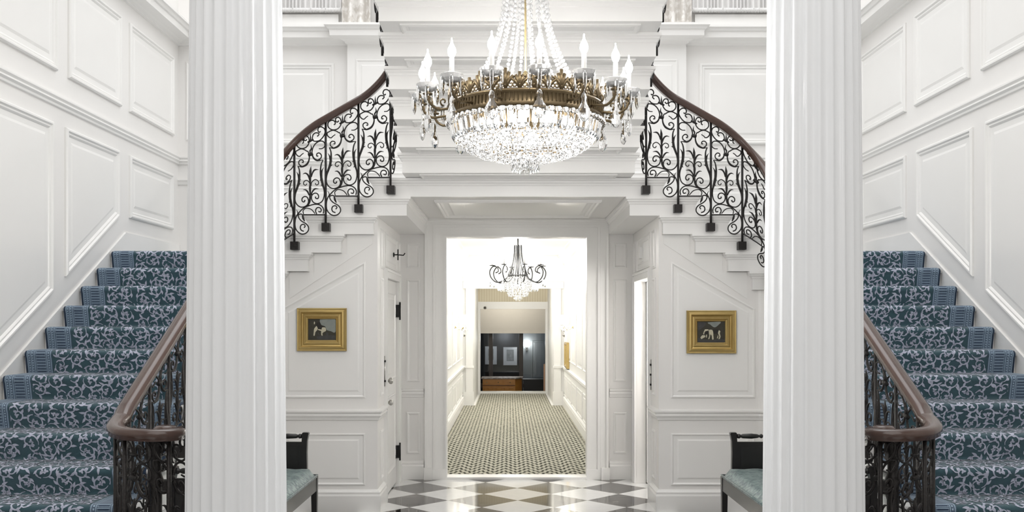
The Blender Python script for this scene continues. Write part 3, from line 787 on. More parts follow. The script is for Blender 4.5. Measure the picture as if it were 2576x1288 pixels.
def balustrade(sx):
    nm = 'left' if sx < 0 else 'right'
    B = empty('stair_balustrade', 'black wrought iron scrollwork balustrade with brown handrail on the %s stair' % nm, 'balustrade', (sx*1.97, 4.5, 0), 'scrollwork balustrades')
    # handrail: volute at the foot, then up the whole flight
    vol = []
    z0 = RH[0]+RTOP-.03-.02
    pre = [(1.665, 4.455, 1.025), (1.635, 4.40, 1.025), (1.66, 4.345, 1.025), (1.73, 4.318, 1.027), (1.80, 4.32, 1.03), (1.87, 4.345, 1.035), (1.93, 4.41, 1.045), (1.962, 4.50, 1.062), (1.97, 4.60, z0-.008)]
    Pv, _ = cr(pre, .02)
    pts = [(sx*a, y, z) for a, y, z in Pv[:-1]]+[(sx*a, y, z+RTOP-.03) for a, y, z in zip(RA, RY, RH)][1:]
    mb = MB(); rail_sweep(mb, pts)
    mb.build('handrail', M['rail'], B)
    mb = MB(); mb.lathe([(.002, .03), (.04, .03), (.052, .02), (.056, .0), (.05, -.028), (.04, -.034), (.002, -.034)], (sx*1.70, 4.42, 1.03), 20)
    mb.build('volute_cap', M['rail'], B)
    # posts
    posts = []
    for k in range(11, 0, -1): posts.append((s_at(1.97, nose(k)+.05), htr(k), 'x'))
    for a, h in ((1.81, 2.265), (1.547, 2.415), (1.29, 2.565), (1.02, 2.715)): posts.append((s_at(a, 7.528), h, 'y'))
    for j in range(8):
        Y = 7.40-GC*j; k = math.ceil((YS+GC-Y)/GC-1e-6); posts.append((s_at(.97, Y), 2.565+RC*(k+1), 'c'))
    for s, h, d in posts:
        a, y, hp = rp(s); mb = MB()
        zt = hp+RTOP-.05
        mb.tube([(sx*a, y, h-.12 if d != 'c' else h-.05), (sx*a, y, h+.02), (sx*a, y, zt)], .0095, 6)
        po = mb.build('post', M['iron'], B)
        if d == 'c': continue
        mb = MB(); q = .032
        if d == 'y': mb.box(sx*a-q, sx*a+q, y-.012, YS-.001, h-.10-q, h-.10+q)
        elif d == 'x': mb.box(sx*(a-.012), sx*(XI-.001), y-q, y+q, h-.10-q, h-.10+q)
        else: mb.box(sx*(a+.012), sx*(XC+.001), y-q, y+q, h-.10-q, h-.10+q)
        mb.build('foot_plate', M['iron'], po)
    # scroll panels
    for (s0, h0, _), (s1, h1, _) in zip(posts[:-1], posts[1:]):
        mb = MB(); rise = h1-h0
        for uv, R in STR:
            t = uv[:, 0]/.263
            s = s0+t*(s1-s0); a, y, _h = rp(s)
            z = h1-(1-np.clip(t, 0, 1.05))*(rise-.15)+uv[:, 1]
            lim = _h+RTOP-.048
            z = np.minimum(z, lim)
            mb.tube(np.stack([sx*a, y, z], 1), R, 5, flat=1)
        mb.build('scroll_panel', M['iron'], B)
    # foot of the balustrade: newel, side posts and scrolls under the volute
    mb = MB(); mb.lathe([(.045, .278), (.045, .30), (.03, .33), (.027, .55), (.034, .58), (.027, .61), (.027, .78), (.036, .80), (.024, .84), (.024, .93), (.04, .985), (.04, .995)], (sx*1.735, 4.40, 0), 14)
    mb.build('newel_post', M['iron'], B)
    for a, y in ((1.955, 4.47), (1.86, 4.345), (1.66, 4.36)):
        mb = MB(); mb.tube([(sx*a, y, .278), (sx*a, y, 1.0)], .011, 6); mb.build('post', M['iron'], B)
    def scrolls(P0, P1, zt):
        mb = MB(); P0 = np.array(P0); P1 = np.array(P1)
        for uv, R in STR:
            t = uv[:, 0]/.263
            zz = zt-.70+uv[:, 1]+(1-t)*.15*.9-.03
            xy = P0+(P1-P0)*t[:, None]
            mb.tube(np.stack([sx*xy[:, 0], xy[:, 1], np.clip(zz, .295, zt)], 1), R*1.15, 5)
        mb.build('scroll_panel', M['iron'], B)
    scrolls((1.955, 4.47), (1.735, 4.345), .995); scrolls((1.735, 4.345), (1.60, 4.46), .995)
    a, y, hp = rp(posts[0][0])
    scrolls((1.955, 4.47), (a, y), 1.04)
    return B
for sx in (-1, 1): balustrade(sx)

# ------------------------------------------------------------------ fluted columns
def column(sx):
    nm = 'left' if sx < 0 else 'right'
    t = empty('fluted_column', 'tall white fluted column standing %s of the chandelier in front of the stair' % ('left' if sx < 0 else 'right'), 'column', (sx*1.327, 4.3, 0), 'fluted columns')
    nf, per = 24, 10
    prof = []
    zs = np.linspace(.32, 5.2, 26); mb = MB(); rr = []
    for z in zs:
        r0 = .2258-(z-.675)*.0083-max(0, z-2.6)*.002
        ring = []
        for i in range(nf):
            for j in range(per):
                q = j/per; d = 0 if q < .14 else .42*math.sin(PI*(q-.14)/.86)**.8*2*PI*r0/nf*.62
                an = 2*PI*(i+q)/nf+.07
                ring.append((sx*1.327+(r0-d)*math.cos(an), 4.3+(r0-d)*math.sin(an), z))
        rr.append(ring)
    mb.rings(rr, sm=True)
    mb.build('shaft', M['colpaint'], t)
    mb = MB(); mb.box(sx*1.327-.265, sx*1.327+.265, 4.035, 4.565, 0, .10)
    mb.lathe([(.262, .10), (.265, .13), (.262, .16), (.255, .18), (.25, .20), (.258, .22), (.26, .245), (.255, .27), (.235, .285), (.229, .32)], (sx*1.327, 4.3, 0), 40)
    mb.build('base', M['colpaint'], t)
for sx in (-1, 1): column(sx)

# ------------------------------------------------------------------ paintings
def painting(name, cx, cz, lab, dog):
    t = empty(name, lab, 'painting', (cx, YP-.02, cz), 'gilt framed dog paintings')
    w, h = .202, .175
    prof = [(0, .0), (0, .022), (.006, .028), (.014, .026), (.022, .034), (.034, .036), (.044, .022), (.05, .018), (.058, .022), (.068, .022), (.076, .013), (.082, .012), (.084, .016), (.088, .012), (.09, .004)]
    mb = MB(); fp = lambda u, v, d: (cx+u, YP-.009-d, cz+v)
    rr = [[fp(u, v, d) for u, v in offset_poly(rect(-w, w, -h, h), o)] for o, d in prof]
    mb.rings(rr, fill=False)
    mb.build('frame', M['gold'], t)
    mb = MB(); mb.add([fp(u, v, .005) for u, v in rect(-.113, .113, -.086, .086)], [(0, 1, 2, 3)], 0)
    def blob(poly, m, d):
        P, _ = cr(list(poly)+[poly[0]], .012); mb.add([fp(u, v, d) for u, v in P[:-1]], [tuple(range(len(P)-1))], m)
    dog(blob)
    mb.build('canvas', [M['pdark'], M['psky'], M['pwhite'], M['pblack'], M['pground']], t)
M['pdark'] = mat('oil_dark', (.022, .020, .014), .4, scale=22, col2=(.05, .045, .03))
M['psky'] = mat('oil_sky', (.30, .31, .27), .4, scale=24, col2=(.17, .20, .20))
M['pwhite'] = mat('oil_white', (.58, .54, .40), .4, vary=.1, scale=60)
M['pblack'] = mat('oil_black', (.016, .014, .011), .4)
M['pground'] = mat('oil_ground', (.07, .07, .065), .4, scale=40, col2=(.03, .028, .03))
def c1(x, y): return ((x-650)/655*.226, (630-y)/510*.172)
def dog1(blob):
    q = lambda pts: [c1(*p) for p in pts]
    blob(q([(600, 385), (960, 380), (965, 690), (860, 670), (760, 640), (730, 560), (640, 520), (600, 470)]), 1, .0055)
    blob(q([(520, 800), (740, 770), (965, 780), (965, 860), (800, 875), (560, 865)]), 4, .0055)
    blob(q([(520, 470), (600, 450), (640, 540), (730, 575), (740, 640), (640, 650), (560, 620), (510, 560)]), 3, .006)
    blob(q([(520, 540), (550, 600), (540, 640), (495, 690), (475, 780), (448, 780), (455, 690), (465, 610)]), 2, .0065)
    blob(q([(650, 580), (730, 580), (745, 660), (690, 690), (660, 720), (665, 780), (635, 770), (630, 680)]), 2, .0065)
    blob(q([(550, 615), (640, 635), (635, 665), (560, 640)]), 2, .0063)
    blob(q([(470, 430), (485, 460), (478, 500), (458, 500), (458, 455)]), 2, .0065)
    blob(q([(560, 690), (600, 760), (610, 775), (575, 765), (550, 730)]), 4, .0066)
    blob(q([(760, 690), (800, 720), (800, 770), (765, 770), (740, 735)]), 4, .0066)
def c2(x, y): return ((x-765)/690*.226, (640-y)/560*.172)
def dog2(blob):
    q = lambda pts: [c2(*p) for p in pts]
    blob(q([(680, 385), (1000, 370), (960, 440), (860, 520), (780, 480), (740, 440), (690, 420)]), 1, .0055)
    blob(q([(430, 380), (560, 380), (640, 420), (560, 520), (450, 600), (430, 560)]), 4, .0053)
    blob(q([(440, 800), (700, 850), (1100, 830), (1100, 910), (440, 910)]), 4, .0055)
    blob(q([(800, 575), (950, 580), (990, 640), (950, 680), (880, 690), (820, 680)]), 3, .006)
    blob(q([(720, 580), (790, 585), (815, 650), (820, 740), (825, 840), (790, 845), (780, 740), (750, 700), (720, 830), (690, 830), (720, 730), (700, 640)]), 2, .0065)
    blob(q([(960, 590), (995, 620), (980, 680), (1000, 760), (975, 830), (945, 830), (970, 760), (935, 670)]), 2, .0065)
    blob(q([(930, 720), (945, 760), (925, 815), (905, 810), (920, 770)]), 2, .0064)
    blob(q([(610, 570), (690, 570), (715, 600), (660, 610), (600, 650), (590, 710), (565, 700), (585, 620)]), 2, .0065)
    blob(q([(620, 620), (700, 620), (700, 680), (620, 715), (600, 690)]), 3, .0066)
    blob(q([(540, 730), (610, 730), (620, 770), (570, 800), (520, 830), (495, 790)]), 2, .0066)
    blob(q([(640, 700), (660, 720), (655, 790), (635, 790)]), 2, .0064)
painting('framed_painting', W(811, 829, YP)[0], W(811, 829, YP)[1], 'small gilt framed oil of a dog facing right before a pale sky', dog1)
painting('framed_painting', W(1788, 835, YP)[0], W(1788, 835, YP)[1], 'small gilt framed oil of a dog sniffing the ground in dark woods', dog2)

# ------------------------------------------------------------------ benches
def bench(sx):
    nm = 'left' if sx < 0 else 'right'
    side = 'left' if sx < 0 else 'right'
    t = empty('window_bench', 'black lacquered bench with turned arm rails below the %s stair' % side, 'bench', (sx*1.68, 5.9, 0), 'black benches')
    A0, A1, Y0, Y1 = 1.447, 1.935, 5.08, 6.70
    for y in (Y0+.02, Y1-.02):
        for a, fr in ((A0+.018, 1), (A1-.02, 0)):
            mb = MB(); yo = -1 if y < 6 else 1
            zz = [0, .08, .18, .30, .445]; oy = [.055, .03, .005, 0, 0]
            rr = []
            for z, o in zip(zz, oy):
                hw = .016+.006*(z/.45); yy = y+yo*o*.6-yo*0
                rr.append([(sx*(a-hw), yy-hw, z), (sx*(a+hw), yy-hw, z), (sx*(a+hw), yy+hw, z), (sx*(a-hw), yy+hw, z)])
            mb.rings(rr); mb.add(rr[0], [(0, 1, 2, 3)])
            mb.build('leg', M['black'], t)
    mb = MB()
    mb.box(sx*A0, sx*(A0+.03), Y0+.04, Y1-.04, .345, .445); mb.box(sx*(A1-.03), sx*A1, Y0+.04, Y1-.04, .345, .445)
    mb.box(sx*(A0+.03), sx*(A1-.03), Y0, Y0+.03, .345, .445); mb.box(sx*(A0+.03), sx*(A1-.03), Y1-.03, Y1, .345, .445)
    mb.box(sx*(A0+.03), sx*(A1-.03), Y0+.03, Y1-.03, .42, .44)
    mb.build('seat_frame', M['black'], t)
    for y in (Y0+.03, Y1-.03):
        ar = empty_part('arm', t)
        for a in (A0+.085, A1-.02):
            mb = MB(); mb2 = []
            for z, o, hw in ((.44, 0, .018), (.52, 0, .018), (.62, .002, .018), (.70, 0, .019), (.745, -.006, .022), (.755, -.007, .024), (.762, -.006, .018)):
                mb2.append([(sx*(a-hw+o), y-.02, z), (sx*(a+hw+o), y-.02, z), (sx*(a+hw+o), y+.02, z), (sx*(a-hw+o), y+.02, z)])
            mb.rings(mb2); mb.build('arm_post', M['black'], ar)
        mb = MB(); mb.box(sx*(A0+.10), sx*(A1-.03), y-.012, y+.012, .47, .695); mb.box(sx*(A0+.13), sx*(A1-.06), y-.016, y+.016, .50, .665)
        mb.build('arm_panel', M['black'], ar)
        mb = MB(); x = 0; prof = []
        L = A1-A0-.14
        for q, r in ((0, .014), (.05, .018), (.08, .010), (.12, .016), (.3, .019), (.42, .014), (.46, .008), (.5, .017), (.54, .008), (.58, .014), (.7, .019), (.88, .016), (.92, .010), (.95, .018), (1, .014)):
            prof.append((r, sx*(A0+.105)+sx*q*L))
        mb.lathe(prof, (0, y, .735), 12, axis='x'); mb.build('turned_rail', M['black'], ar)
    mb = MB()
    n, m_ = 10, 26; rr = []
    def top(i, j):
        u = i/n; v = j/m_; e = min(u, 1-u, ) ; g = min(1, e/.12)*1.0; g2 = min(1, min(v, 1-v)/.04)
        return .462+.055*math.sqrt(max(0, g*g2))+.004*math.sin(j*2.1)*math.sin(i*1.7)
    vs = []; a0, a1, y0, y1 = A0-.012, A1-.015, Y0+.064, Y1-.064
    for j in range(m_+1):
        for i in range(n+1):
            wob = .006*math.sin(j*1.3) if i == 0 else 0
            vs.append((sx*(a0+(a1-a0)*i/n+wob), y0+(y1-y0)*j/m_, top(i, j)))
    for j in range(m_+1):
        for i in range(n+1):
            vs.append((sx*(a0+(a1-a0)*i/n), y0+(y1-y0)*j/m_, .447))
    N = (n+1)*(m_+1); I = lambda i, j: j*(n+1)+i
    fs = [(I(i, j), I(i+1, j), I(i+1, j+1), I(i, j+1)) for i in range(n) for j in range(m_)]
    fs += [tuple(N+q for q in reversed(f)) for f in fs[:n*m_]]
    for i in range(n): fs += [(I(i, 0), I(i+1, 0), N+I(i+1, 0), N+I(i, 0)), (I(i, m_), I(i+1, m_), N+I(i+1, m_), N+I(i, m_))]
    for j in range(m_): fs += [(I(0, j), I(0, j+1), N+I(0, j+1), N+I(0, j)), (I(n, j), I(n, j+1), N+I(n, j+1), N+I(n, j))]
    mb.add(vs, fs, 0, True)
    cu = mb.build('bench_cushion', M['cushion'], None, 'grey green damask cushion lying on the %s black bench' % side, 'cushion', 'bench cushions')
    mb = MB(); z = .464
    mb.tube([(sx*a0, y0, z), (sx*a0, y1, z), (sx*a1, y1, z), (sx*a1, y0, z), (sx*a0, y0, z)], .006, 6)
    mb.build('piping', M['cushion'], cu)
for sx in (-1, 1): bench(sx)

# ------------------------------------------------------------------ chandelier
def mesh_of(mb, name, m):
    me = bpy.data.meshes.new(name); me.from_pydata(mb.v, [], mb.f)
    me.polygons.foreach_set('use_smooth', mb.s); me.materials.append(m); me.update(); return me
def T(x, y, z, s=1, rz=0, sz=None): return Matrix.Translation((x, y, z)) @ Matrix.Rotation(rz, 4, 'Z') @ Matrix.Diagonal((s, s, sz or s, 1))
def prism_mesh():
    mb = MB(); mb.lathe([(.001, 0), (.006, -.004), (.0085, -.012), (.0085, -.05), (.006, -.062), (.001, -.075)], n=6, sm=False); return mesh_of(mb, 'prism', M['crystal'])
def pendeloque_mesh():
    mb = MB(); prof = [(.002, 0), (.008, -.006), (.012, -.018), (.009, -.03), (.013, -.042), (.024, -.06), (.027, -.078), (.021, -.094), (.010, -.104), (.002, -.107)]
    b = 0; vs = []; n = 12
    for r, z in prof:
        for j in range(n):
            t = 2*PI*j/n; k = 1+.08*(j % 2); vs.append((r*k*math.cos(t), .42*r*k*math.sin(t), z))
    fs = [(i*n+j, i*n+(j+1) % n, (i+1)*n+(j+1) % n, (i+1)*n+j) for i in range(len(prof)-1) for j in range(n)]
    mb.add(vs, fs, 0, False); return mesh_of(mb, 'pendeloque', M['crystal'])
PRISM, PEND = prism_mesh(), pendeloque_mesh()
mb = MB(); mb.lathe([(.001, 0), (.010, -.003), (.012, -.012), (.012, -.095), (.008, -.11), (.001, -.125)], n=6, sm=False); LONG = mesh_of(mb, 'long_prism', M['crystal'])
mb = MB(); mb.ball((0, 0, 0), .013, 5); 
for f in range(len(mb.s)): mb.s[f] = False
BEAD = mesh_of(mb, 'bead', M['crystal'])

def chandelier():
    cx, cy = .013, 4.9
    C = empty('crystal_chandelier', 'large lit crystal chandelier with gilt ring hanging in front of the central stair', 'chandelier', (cx, cy, 2.34))
    mb = MB(); mb.tube([(cx, cy, 2.62), (cx, cy, 5.0)], .0055, 8); mb.build('suspension_rod', M['brass'], C)
    # gilt ring
    mb = MB()
    prof = [(r, z-.062) for r, z in [(.385, 2.66), (.405, 2.655), (.412, 2.668), (.402, 2.68), (.402, 2.722), (.412, 2.73), (.405, 2.742), (.385, 2.74)]]
    vs = []; n = 72
    mb.rings([[(cx+r*math.cos(2*PI*j/n), cy+r*math.sin(2*PI*j/n), z) for j in range(n)] for r, z in prof+[prof[0]]], fill=False, sm=True)
    for j in range(120):
        t = 2*PI*j/120; mb.tube([(cx+.404*math.cos(t), cy+.404*math.sin(t), 2.621), (cx+.404*math.cos(t), cy+.404*math.sin(t), 2.660)], .0035, 4)
    mb.build('gilt_ring', M['gilt_dark'], C)
    # palmette cresting
    for j in range(36):
        t0 = 2*PI*(j+.5)/36; mb = MB(); h = .10 if j % 2 else .08
        def q(du, z): 
            t = t0+du/.40; return (cx+.398*math.cos(t), cy+.398*math.sin(t), 2.678+z)
        for k in (-2, -1, 0, 1, 2):
            mb.tube([q(0, 0), q(.010*k, h*.5*(1-.1*abs(k))), q(.019*k, h*(1-.2*abs(k))), q(.022*k, h*(.92-.2*abs(k)))], [.006, .009, .010, .005], 5)
        for k in (-1, 1):
            sp = spiral_pts((0, 0), .018, .004, PI*(.5 if k > 0 else .5), k*1.2, 10)
            mb.tube([q(k*.026+a*.9, .02+b) for a, b in sp], .004, 5)
        mb.ball(q(0, .018), .008, 5)
        mb.build('cresting', M['gilt_dark'], C)
    # arms, candles, drip pans and their drops
    na = 15; R = .54; zb = 2.89
    for j in range(na):
        th = math.radians(6+24*j); dx, dy = math.sin(th), -math.cos(th)
        dz = -.028; P = lambda r, z: (cx+dx*r, cy+dy*r, z+dz)
        mb = MB()
        pts, _ = cr([P(.40, 2.66), P(.44, 2.655), P(.49, 2.65), P(.53, 2.68), P(R, 2.715)], .015); mb.tube(pts, .007, 6)
        sp = spiral_pts((.455, 2.69), .022, .005, -PI/2, .9, 10); mb.tube([P(a, b) for a, b in sp], .005, 5)
        mb.lathe([(.002, 2.712), (.022, 2.716), (.026, 2.722), (.012, 2.728), (.012, 2.735)], (P(R, 0)[0], P(R, 0)[1], dz), 12)
        mb.build('arm', M['gilt_dark'], C)
        px_, py_ = P(R, 0)[:2]
        mb = MB(); mb.lathe([(.010, 2.732), (.03, 2.735), (.05, 2.748), (.058, 2.768), (.055, 2.770), (.045, 2.753), (.028, 2.742), (.010, 2.740)], (px_, py_, dz), 14, sm=False, cap=False)
        pan = mb.build('drip_pan', M['pearl'], C)
        for k in range(6):
            a = 2*PI*(k+.5)/6; child('prism', PRISM, pan, T(px_+.052*math.cos(a), py_+.052*math.sin(a), 2.757+dz, 1.15))
        mb = MB(); mb.lathe([(.0115, 2.735), (.0115, 2.848), (.009, 2.852)], (px_, py_, dz), 12)
        cn = mb.build('candle', M['candle'], C)
        mb = MB(); mb.lathe([(.008, 2.851), (.014, 2.858), (.021, 2.876), (.0185, 2.896), (.009, 2.914), (.004, 2.928), (.003, 2.945)], (px_, py_, dz), 12)
        mb.build('bulb', M['bulb'], cn)
        child('pendeloque', PEND, C, T(px_, py_, 2.668+dz, 1.3, th))
    # bead strands: big beads above, small below, flaring to the ring
    ns = 16
    for j in range(ns):
        th = 2*PI*(j+.3)/ns; mb = MB(); z = 3.62; i = 0
        while z > 2.72:
            t = (3.62-z)/.90
            r = .085+.035*t+.055*t**2+.13*max(0, (t-.45)/.55)**1.8
            b = .0155-.007*min(1, max(0, (t-.35)/.45)) if j % 2 == 0 else .0135-.005*t
            mb.ball((cx+r*math.cos(th), cy+r*math.sin(th), z), b, 6, sz=1.05)
            z -= b*2.15
        mb.build('bead_strand', M['pearl'], C)
    mb = MB(); mb.lathe([(.012, 2.80), (.02, 2.83), (.012, 2.86)], (cx, cy, 0), 12); mb.build('rod_collar', M['brass'], C)
    # lamps inside the bowl
    for j in range(10):
        a = 2*PI*(j+.3)/10; mb = MB(); mb.ball((cx+.24*math.cos(a), cy+.24*math.sin(a), 2.565), .036, 8, sz=1.25); mb.build('bowl_bulb', M['bulb'], C)
    # bowl: bead row under the ring, hanging oblong prisms, then a net of beads closing to the foot
    def prof(q):   # q 0 at the ring, 1 at the foot
        return .40*math.cos(q*PI/2)**.72, 2.60-.195*math.sin(q*PI/2)**1.15
    for j in range(60):
        a = 2*PI*j/60; r, z = .392, 2.598
        child('prism_drop', LONG, C, Matrix.Translation((cx+r*math.cos(a), cy+r*math.sin(a), z)) @ Matrix.Rotation(a, 4, 'Z') @ Matrix.Rotation(.2, 4, 'Y') @ Matrix.Diagonal((1, 1.35, .85, 1)))
    mb = MB()
    for j in range(64):
        a = 2*PI*j/64; mb.ball((cx+.405*math.cos(a), cy+.405*math.sin(a), 2.585), .016, 5)
    for q in np.linspace(.40, .97, 9):
        r, z = prof(q); n = max(8, int(2*PI*r/.031))
        for j in range(n):
            a = 2*PI*(j+.5*(int(q*20) % 2))/n; mb.ball((cx+r*math.cos(a), cy+r*math.sin(a), z+random.uniform(-.004, .004)), .0158*random.uniform(.8, 1.1), 5)
    for f in range(len(mb.s)): mb.s[f] = False
    mb.build('bowl_beads', M['crystal'], C, kind='stuff')
    for j in range(24):
        a = 2*PI*j/24; r, z = .315, 2.50
        child('prism_drop', LONG, C, Matrix.Translation((cx+r*math.cos(a), cy+r*math.sin(a), z+.05)) @ Matrix.Rotation(a, 4, 'Z') @ Matrix.Rotation(.55, 4, 'Y') @ Matrix.Diagonal((1, 1.3, .7, 1)))
    for r, n, s in ((.07, 14, .95), (.045, 9, 1.0), (.018, 4, 1.05)):
        for j in range(n):
            a = 2*PI*j/n+.2; child('foot_prism', PRISM, C, T(cx+r*math.cos(a), cy+r*math.sin(a), 2.432-.006*(1-r/.07), 1.25, a, 1.3*s))
chandelier()

# ------------------------------------------------------------------ curtains above the cornice
def curtains(sx):
    nm = 'left' if sx < 0 else 'right'
    # window frame and sill
    mb = MB(); mb.box(sx*1.75, sx*3.1, YB-.05, YB-.001, 4.426, 4.57)
    mb.build('window_%d' % (2 if sx < 0 else 3), M['trim'], kind='structure')
    t = empty('fringed_valance', 'gathered white fringed window shade left of the stair, top of picture' if sx < 0 else 'gathered white fringed window shade right of the stair, top of picture', 'curtain', (sx*2.3, YB-.08, 4.62), 'fringed shades')
    mb = MB(); rr = []; n = 260
    us = np.linspace(1.71, 3.0, n)
    for z, am in ((5.2, .012), (4.8, .02), (4.63, .024), (4.605, .02)):
        rr.append([(sx*u, YB-.085-am*math.sin(u*150+math.sin(u*23)*2)-.008*math.sin(u*41), z) for u in us])
    mb.rings(rr, fill=False, closed=False, sm=True); mb.build('gathered_cloth', M['curtain'], t)
    mb = MB()
    for i, u in enumerate(np.linspace(1.71, 3.0, 90)):
        mb.tube([(sx*u, YB-.10, 4.615), (sx*(u+.004), YB-.102, 4.595), (sx*(u-.003), YB-.10, 4.572)], [.008, .008, .004], 5)
    mb.build('fringe', M['curtain'], t)
    mb = MB(); rr = []; us = np.linspace(1.42, 1.70, 60)
    for z in (4.427, 4.8, 5.25):
        rr.append([(sx*(u), YB-.13-.035*math.sin((u-1.42)*62+.4*z), z) for u in us])
    mb.rings(rr, fill=False, closed=False, sm=True)
    mb.build('damask_drape', M['drape'], None, 'pale damask drape standing on the cornice %s of the central flight' % nm, 'curtain', 'damask drapes')
    # column pedestal seen behind the drape
    mb = MB(); mb.lathe([(.13, 4.426), (.13, 4.46), (.11, 4.475), (.10, 4.51), (.085, 4.57), (.08, 5.2)], (sx*1.21, YB-.1, 0), 24)
    mb.build('pilaster_base', M['trim'], None, 'white moulded pilaster foot on the cornice beside the %s drape' % nm, 'pilaster', 'pilaster feet')
for sx in (-1, 1): curtains(sx)

# ------------------------------------------------------------------ corridor
YC0, YC1, XK, HK = YB+.14, 17.3, .94, 2.77
for sx, nm in ((-1, 'left'), (1, 'right')):
    mb = MB(); mb.box(sx*XK, sx*(XK+.1), YC0, YC1, 0, HK)
    w = mb.build('wall_corridor_'+nm, M['cream'], kind='structure')
    mb = MB(); fk = lambda u, v, h, sx=sx: (sx*(XK-h), u, v)
    y = YC0+.15
    while y < YC1-.5:
        panel(mb, rect(y, y+1.0, .20, .58), fk, PROF_FLAT); panel(mb, rect(y, y+1.0, .88, 2.38), fk, PROF_FLAT); y += 1.15
    mb.build('panel_moulding', M['cream'], w)
    mb = MB(); run(mb, [(sx*XK, YC0), (sx*XK, YC1)], [(o, z-.09) for o, z in RAIL2], sx); mb.build('trim_%d' % (10 if sx < 0 else 11), M['cream'], kind='structure')
    mb = MB(); run(mb, [(sx*XK, YC0), (sx*XK, YC1)], BASE, sx); mb.build('baseboard_corridor_'+nm, M['cream'], kind='structure')
    mb = MB(); run(mb, [(sx*XK, YC0), (sx*XK, YC1)], [(0, HK-.16), (.02, HK-.15), (.03, HK-.10), (.08, HK-.04), (.12, HK-.03), (.12, HK), (0, HK)], sx); mb.build('trim_%d' % (12 if sx < 0 else 13), M['cream'], kind='structure')
mb = MB(); mb.box(-XK-.1, XK+.1, YC0, YC1, HK, HK+.06); mb.build('ceiling_corridor', M['cream'], kind='structure')
mb = MB(); mb.box(-XK-.1, XK+.1, YC0, 20.2, -.1, -.001); mb.build('floor_corridor', M['cream'], kind='structure')
mb = MB(); mb.box(-XK+.03, XK-.03, YC0+.02, YC1-.08, 0, .012); mb.box(-.70, .70, YC1-.08, 20.07, 0, .012)
mb.build('corridor_carpet', M['ccarpet'], None, 'dark olive and cream herringbone carpet running down the corridor', 'carpet')
# portal at the far end, with a short narrower neck
mb = MB()
for sx in (-1, 1):
    mb.box(sx*.75, sx*(XK+.1), YC1, YC1+.12, 0, HK)
    mb.box(sx*.75, sx*.82, YC1+.12, 20.2, 0, 2.4)
mb.box(-.75, .75, YC1, YC1+.12, 2.17, HK); mb.box(-.82, .82, YC1+.12, 20.2, 2.40, 2.46)
wp = mb.build('wall_portal', M['cream'], kind='structure')
mb = MB()
for sx in (-1, 1):
    mb.box(sx*.75, sx*.88, YC1-.03, YC1, 0, 2.17); mb.box(sx*.73, sx*.93, YC1-.045, YC1, 0, .26); mb.box(sx*.73, sx*.93, YC1-.05, YC1, .70, .745)
mb.box(-.93, .93, YC1-.05, YC1, 2.17, 2.32); mb.box(-.94, .94, YC1-.08, YC1, 2.30, 2.34)
mb.build('portal_casing', M['cream'], wp)
# end of the neck: striped wall, white beam with shaped ends, sill step
mb = MB(); mb.box(-.82, .82, 20.2, 20.26, 1.97, 2.46); mb.build('wall_striped', M['stripe'], kind='structure')
mb = MB()
mb.prism([(-.80, 2.0), (-.80, 1.80), (-.72, 1.83), (.72, 1.83), (.80, 1.80), (.80, 2.0), (.72, 1.985), (-.72, 1.985)], lambda u, v, d: (u, d, v), 20.08, 20.2)
for sx in (-1, 1): mb.box(sx*.70, sx*.80, 20.1, 20.24, 0, 1.83)
mb.box(-.74, .74, 20.08, 20.25, -.02, .055)
mb.build('trim_14', M['trim'], kind='structure')
t = empty('ceiling_spotlight', 'small round recessed spotlight on the white beam at corridor end', 'light', (W(1220, 775, 20.07)[0], 20.07, 1.86))
mb = MB(); mb.lathe([(.002, -.01), (.03, -.01), (.034, 0), (.022, .004), (.002, .002)], (W(1220, 775, 20.07)[0], 20.075, 1.855), 16, axis='y'); mb.build('trim_ring', M['steel'], t)
mb = MB(); mb.lathe([(.001, -.013), (.02, -.013), (.02, -.008), (.001, -.008)], (W(1220, 775, 20.07)[0], 20.075, 1.855), 12, axis='y'); mb.build('lens', M['mullion'], t)
# far room, floor lower, dark glazed partition
ZF = -.62
mb = MB(); mb.box(-3, 3, 20.26, 26, ZF-.1, ZF); mb.build('floor_far', M['darkwall'], kind='structure')
mb = MB(); mb.box(-3, -2.9, 20.26, 26, ZF, 2.6); mb.box(2.9, 3, 20.26, 26, ZF, 2.6); mb.box(-3, 3, 20.26, 25.4, 2.6, 2.66); mb.box(-3, 3, 25.2, 25.3, ZF, 2.6)
mb.box(-3, -.82, 20.26, 20.3, ZF, 2.6); mb.box(.82, 3, 20.26, 20.3, ZF, 2.6); mb.box(-.82, .82, 20.24, 20.3, ZF, -.02); mb.box(-.82, .82, 20.26, 20.3, 2.46, 2.6)
mb.build('wall_far', M['darkwall'], kind='structure')
YG = 23.5
wn = empty('window_1', None, None, (0, YG, 0), kind='structure')
mb = MB()
for px_ in (1160, 1235, 1311, 1385):
    X = W(px_, 0, YG)[0]; mb.box(X-.05, X+.05, YG-.04, YG+.04, ZF, 1.30); mb.box(X+.012, X+.028, YG-.055, YG-.04, ZF, 1.30)
mb.box(-1.3, .97, YG-.03, YG+.03, -.10, .0); mb.box(-1.3, .97, YG-.03, YG+.03, ZF, ZF+.1); mb.box(-1.3, .97, YG-.03, YG+.03, 1.28, 1.34)
mb.build('window_frame', M['mullion'], wn)
mb = MB(); mb.box(-1.3, .97, YG-.004, YG+.004, ZF, 1.3); mb.build('window_pane', M['pane'], wn)
t = empty('roller_blind', 'beige roller blind drawn across the top of dark glazed partition', 'blind', (-.2, YG-.1, 1.28))
mb = MB(); mb.box(-1.4, 1.2, YG-.12, YG-.11, 1.29, 2.5); mb.build('blind_cloth', M['blind'], t)
mb = MB(); mb.box(-1.4, 1.2, YG-.13, YG-.10, 1.265, 1.29); mb.build('bottom_bar', M['blind'], t)
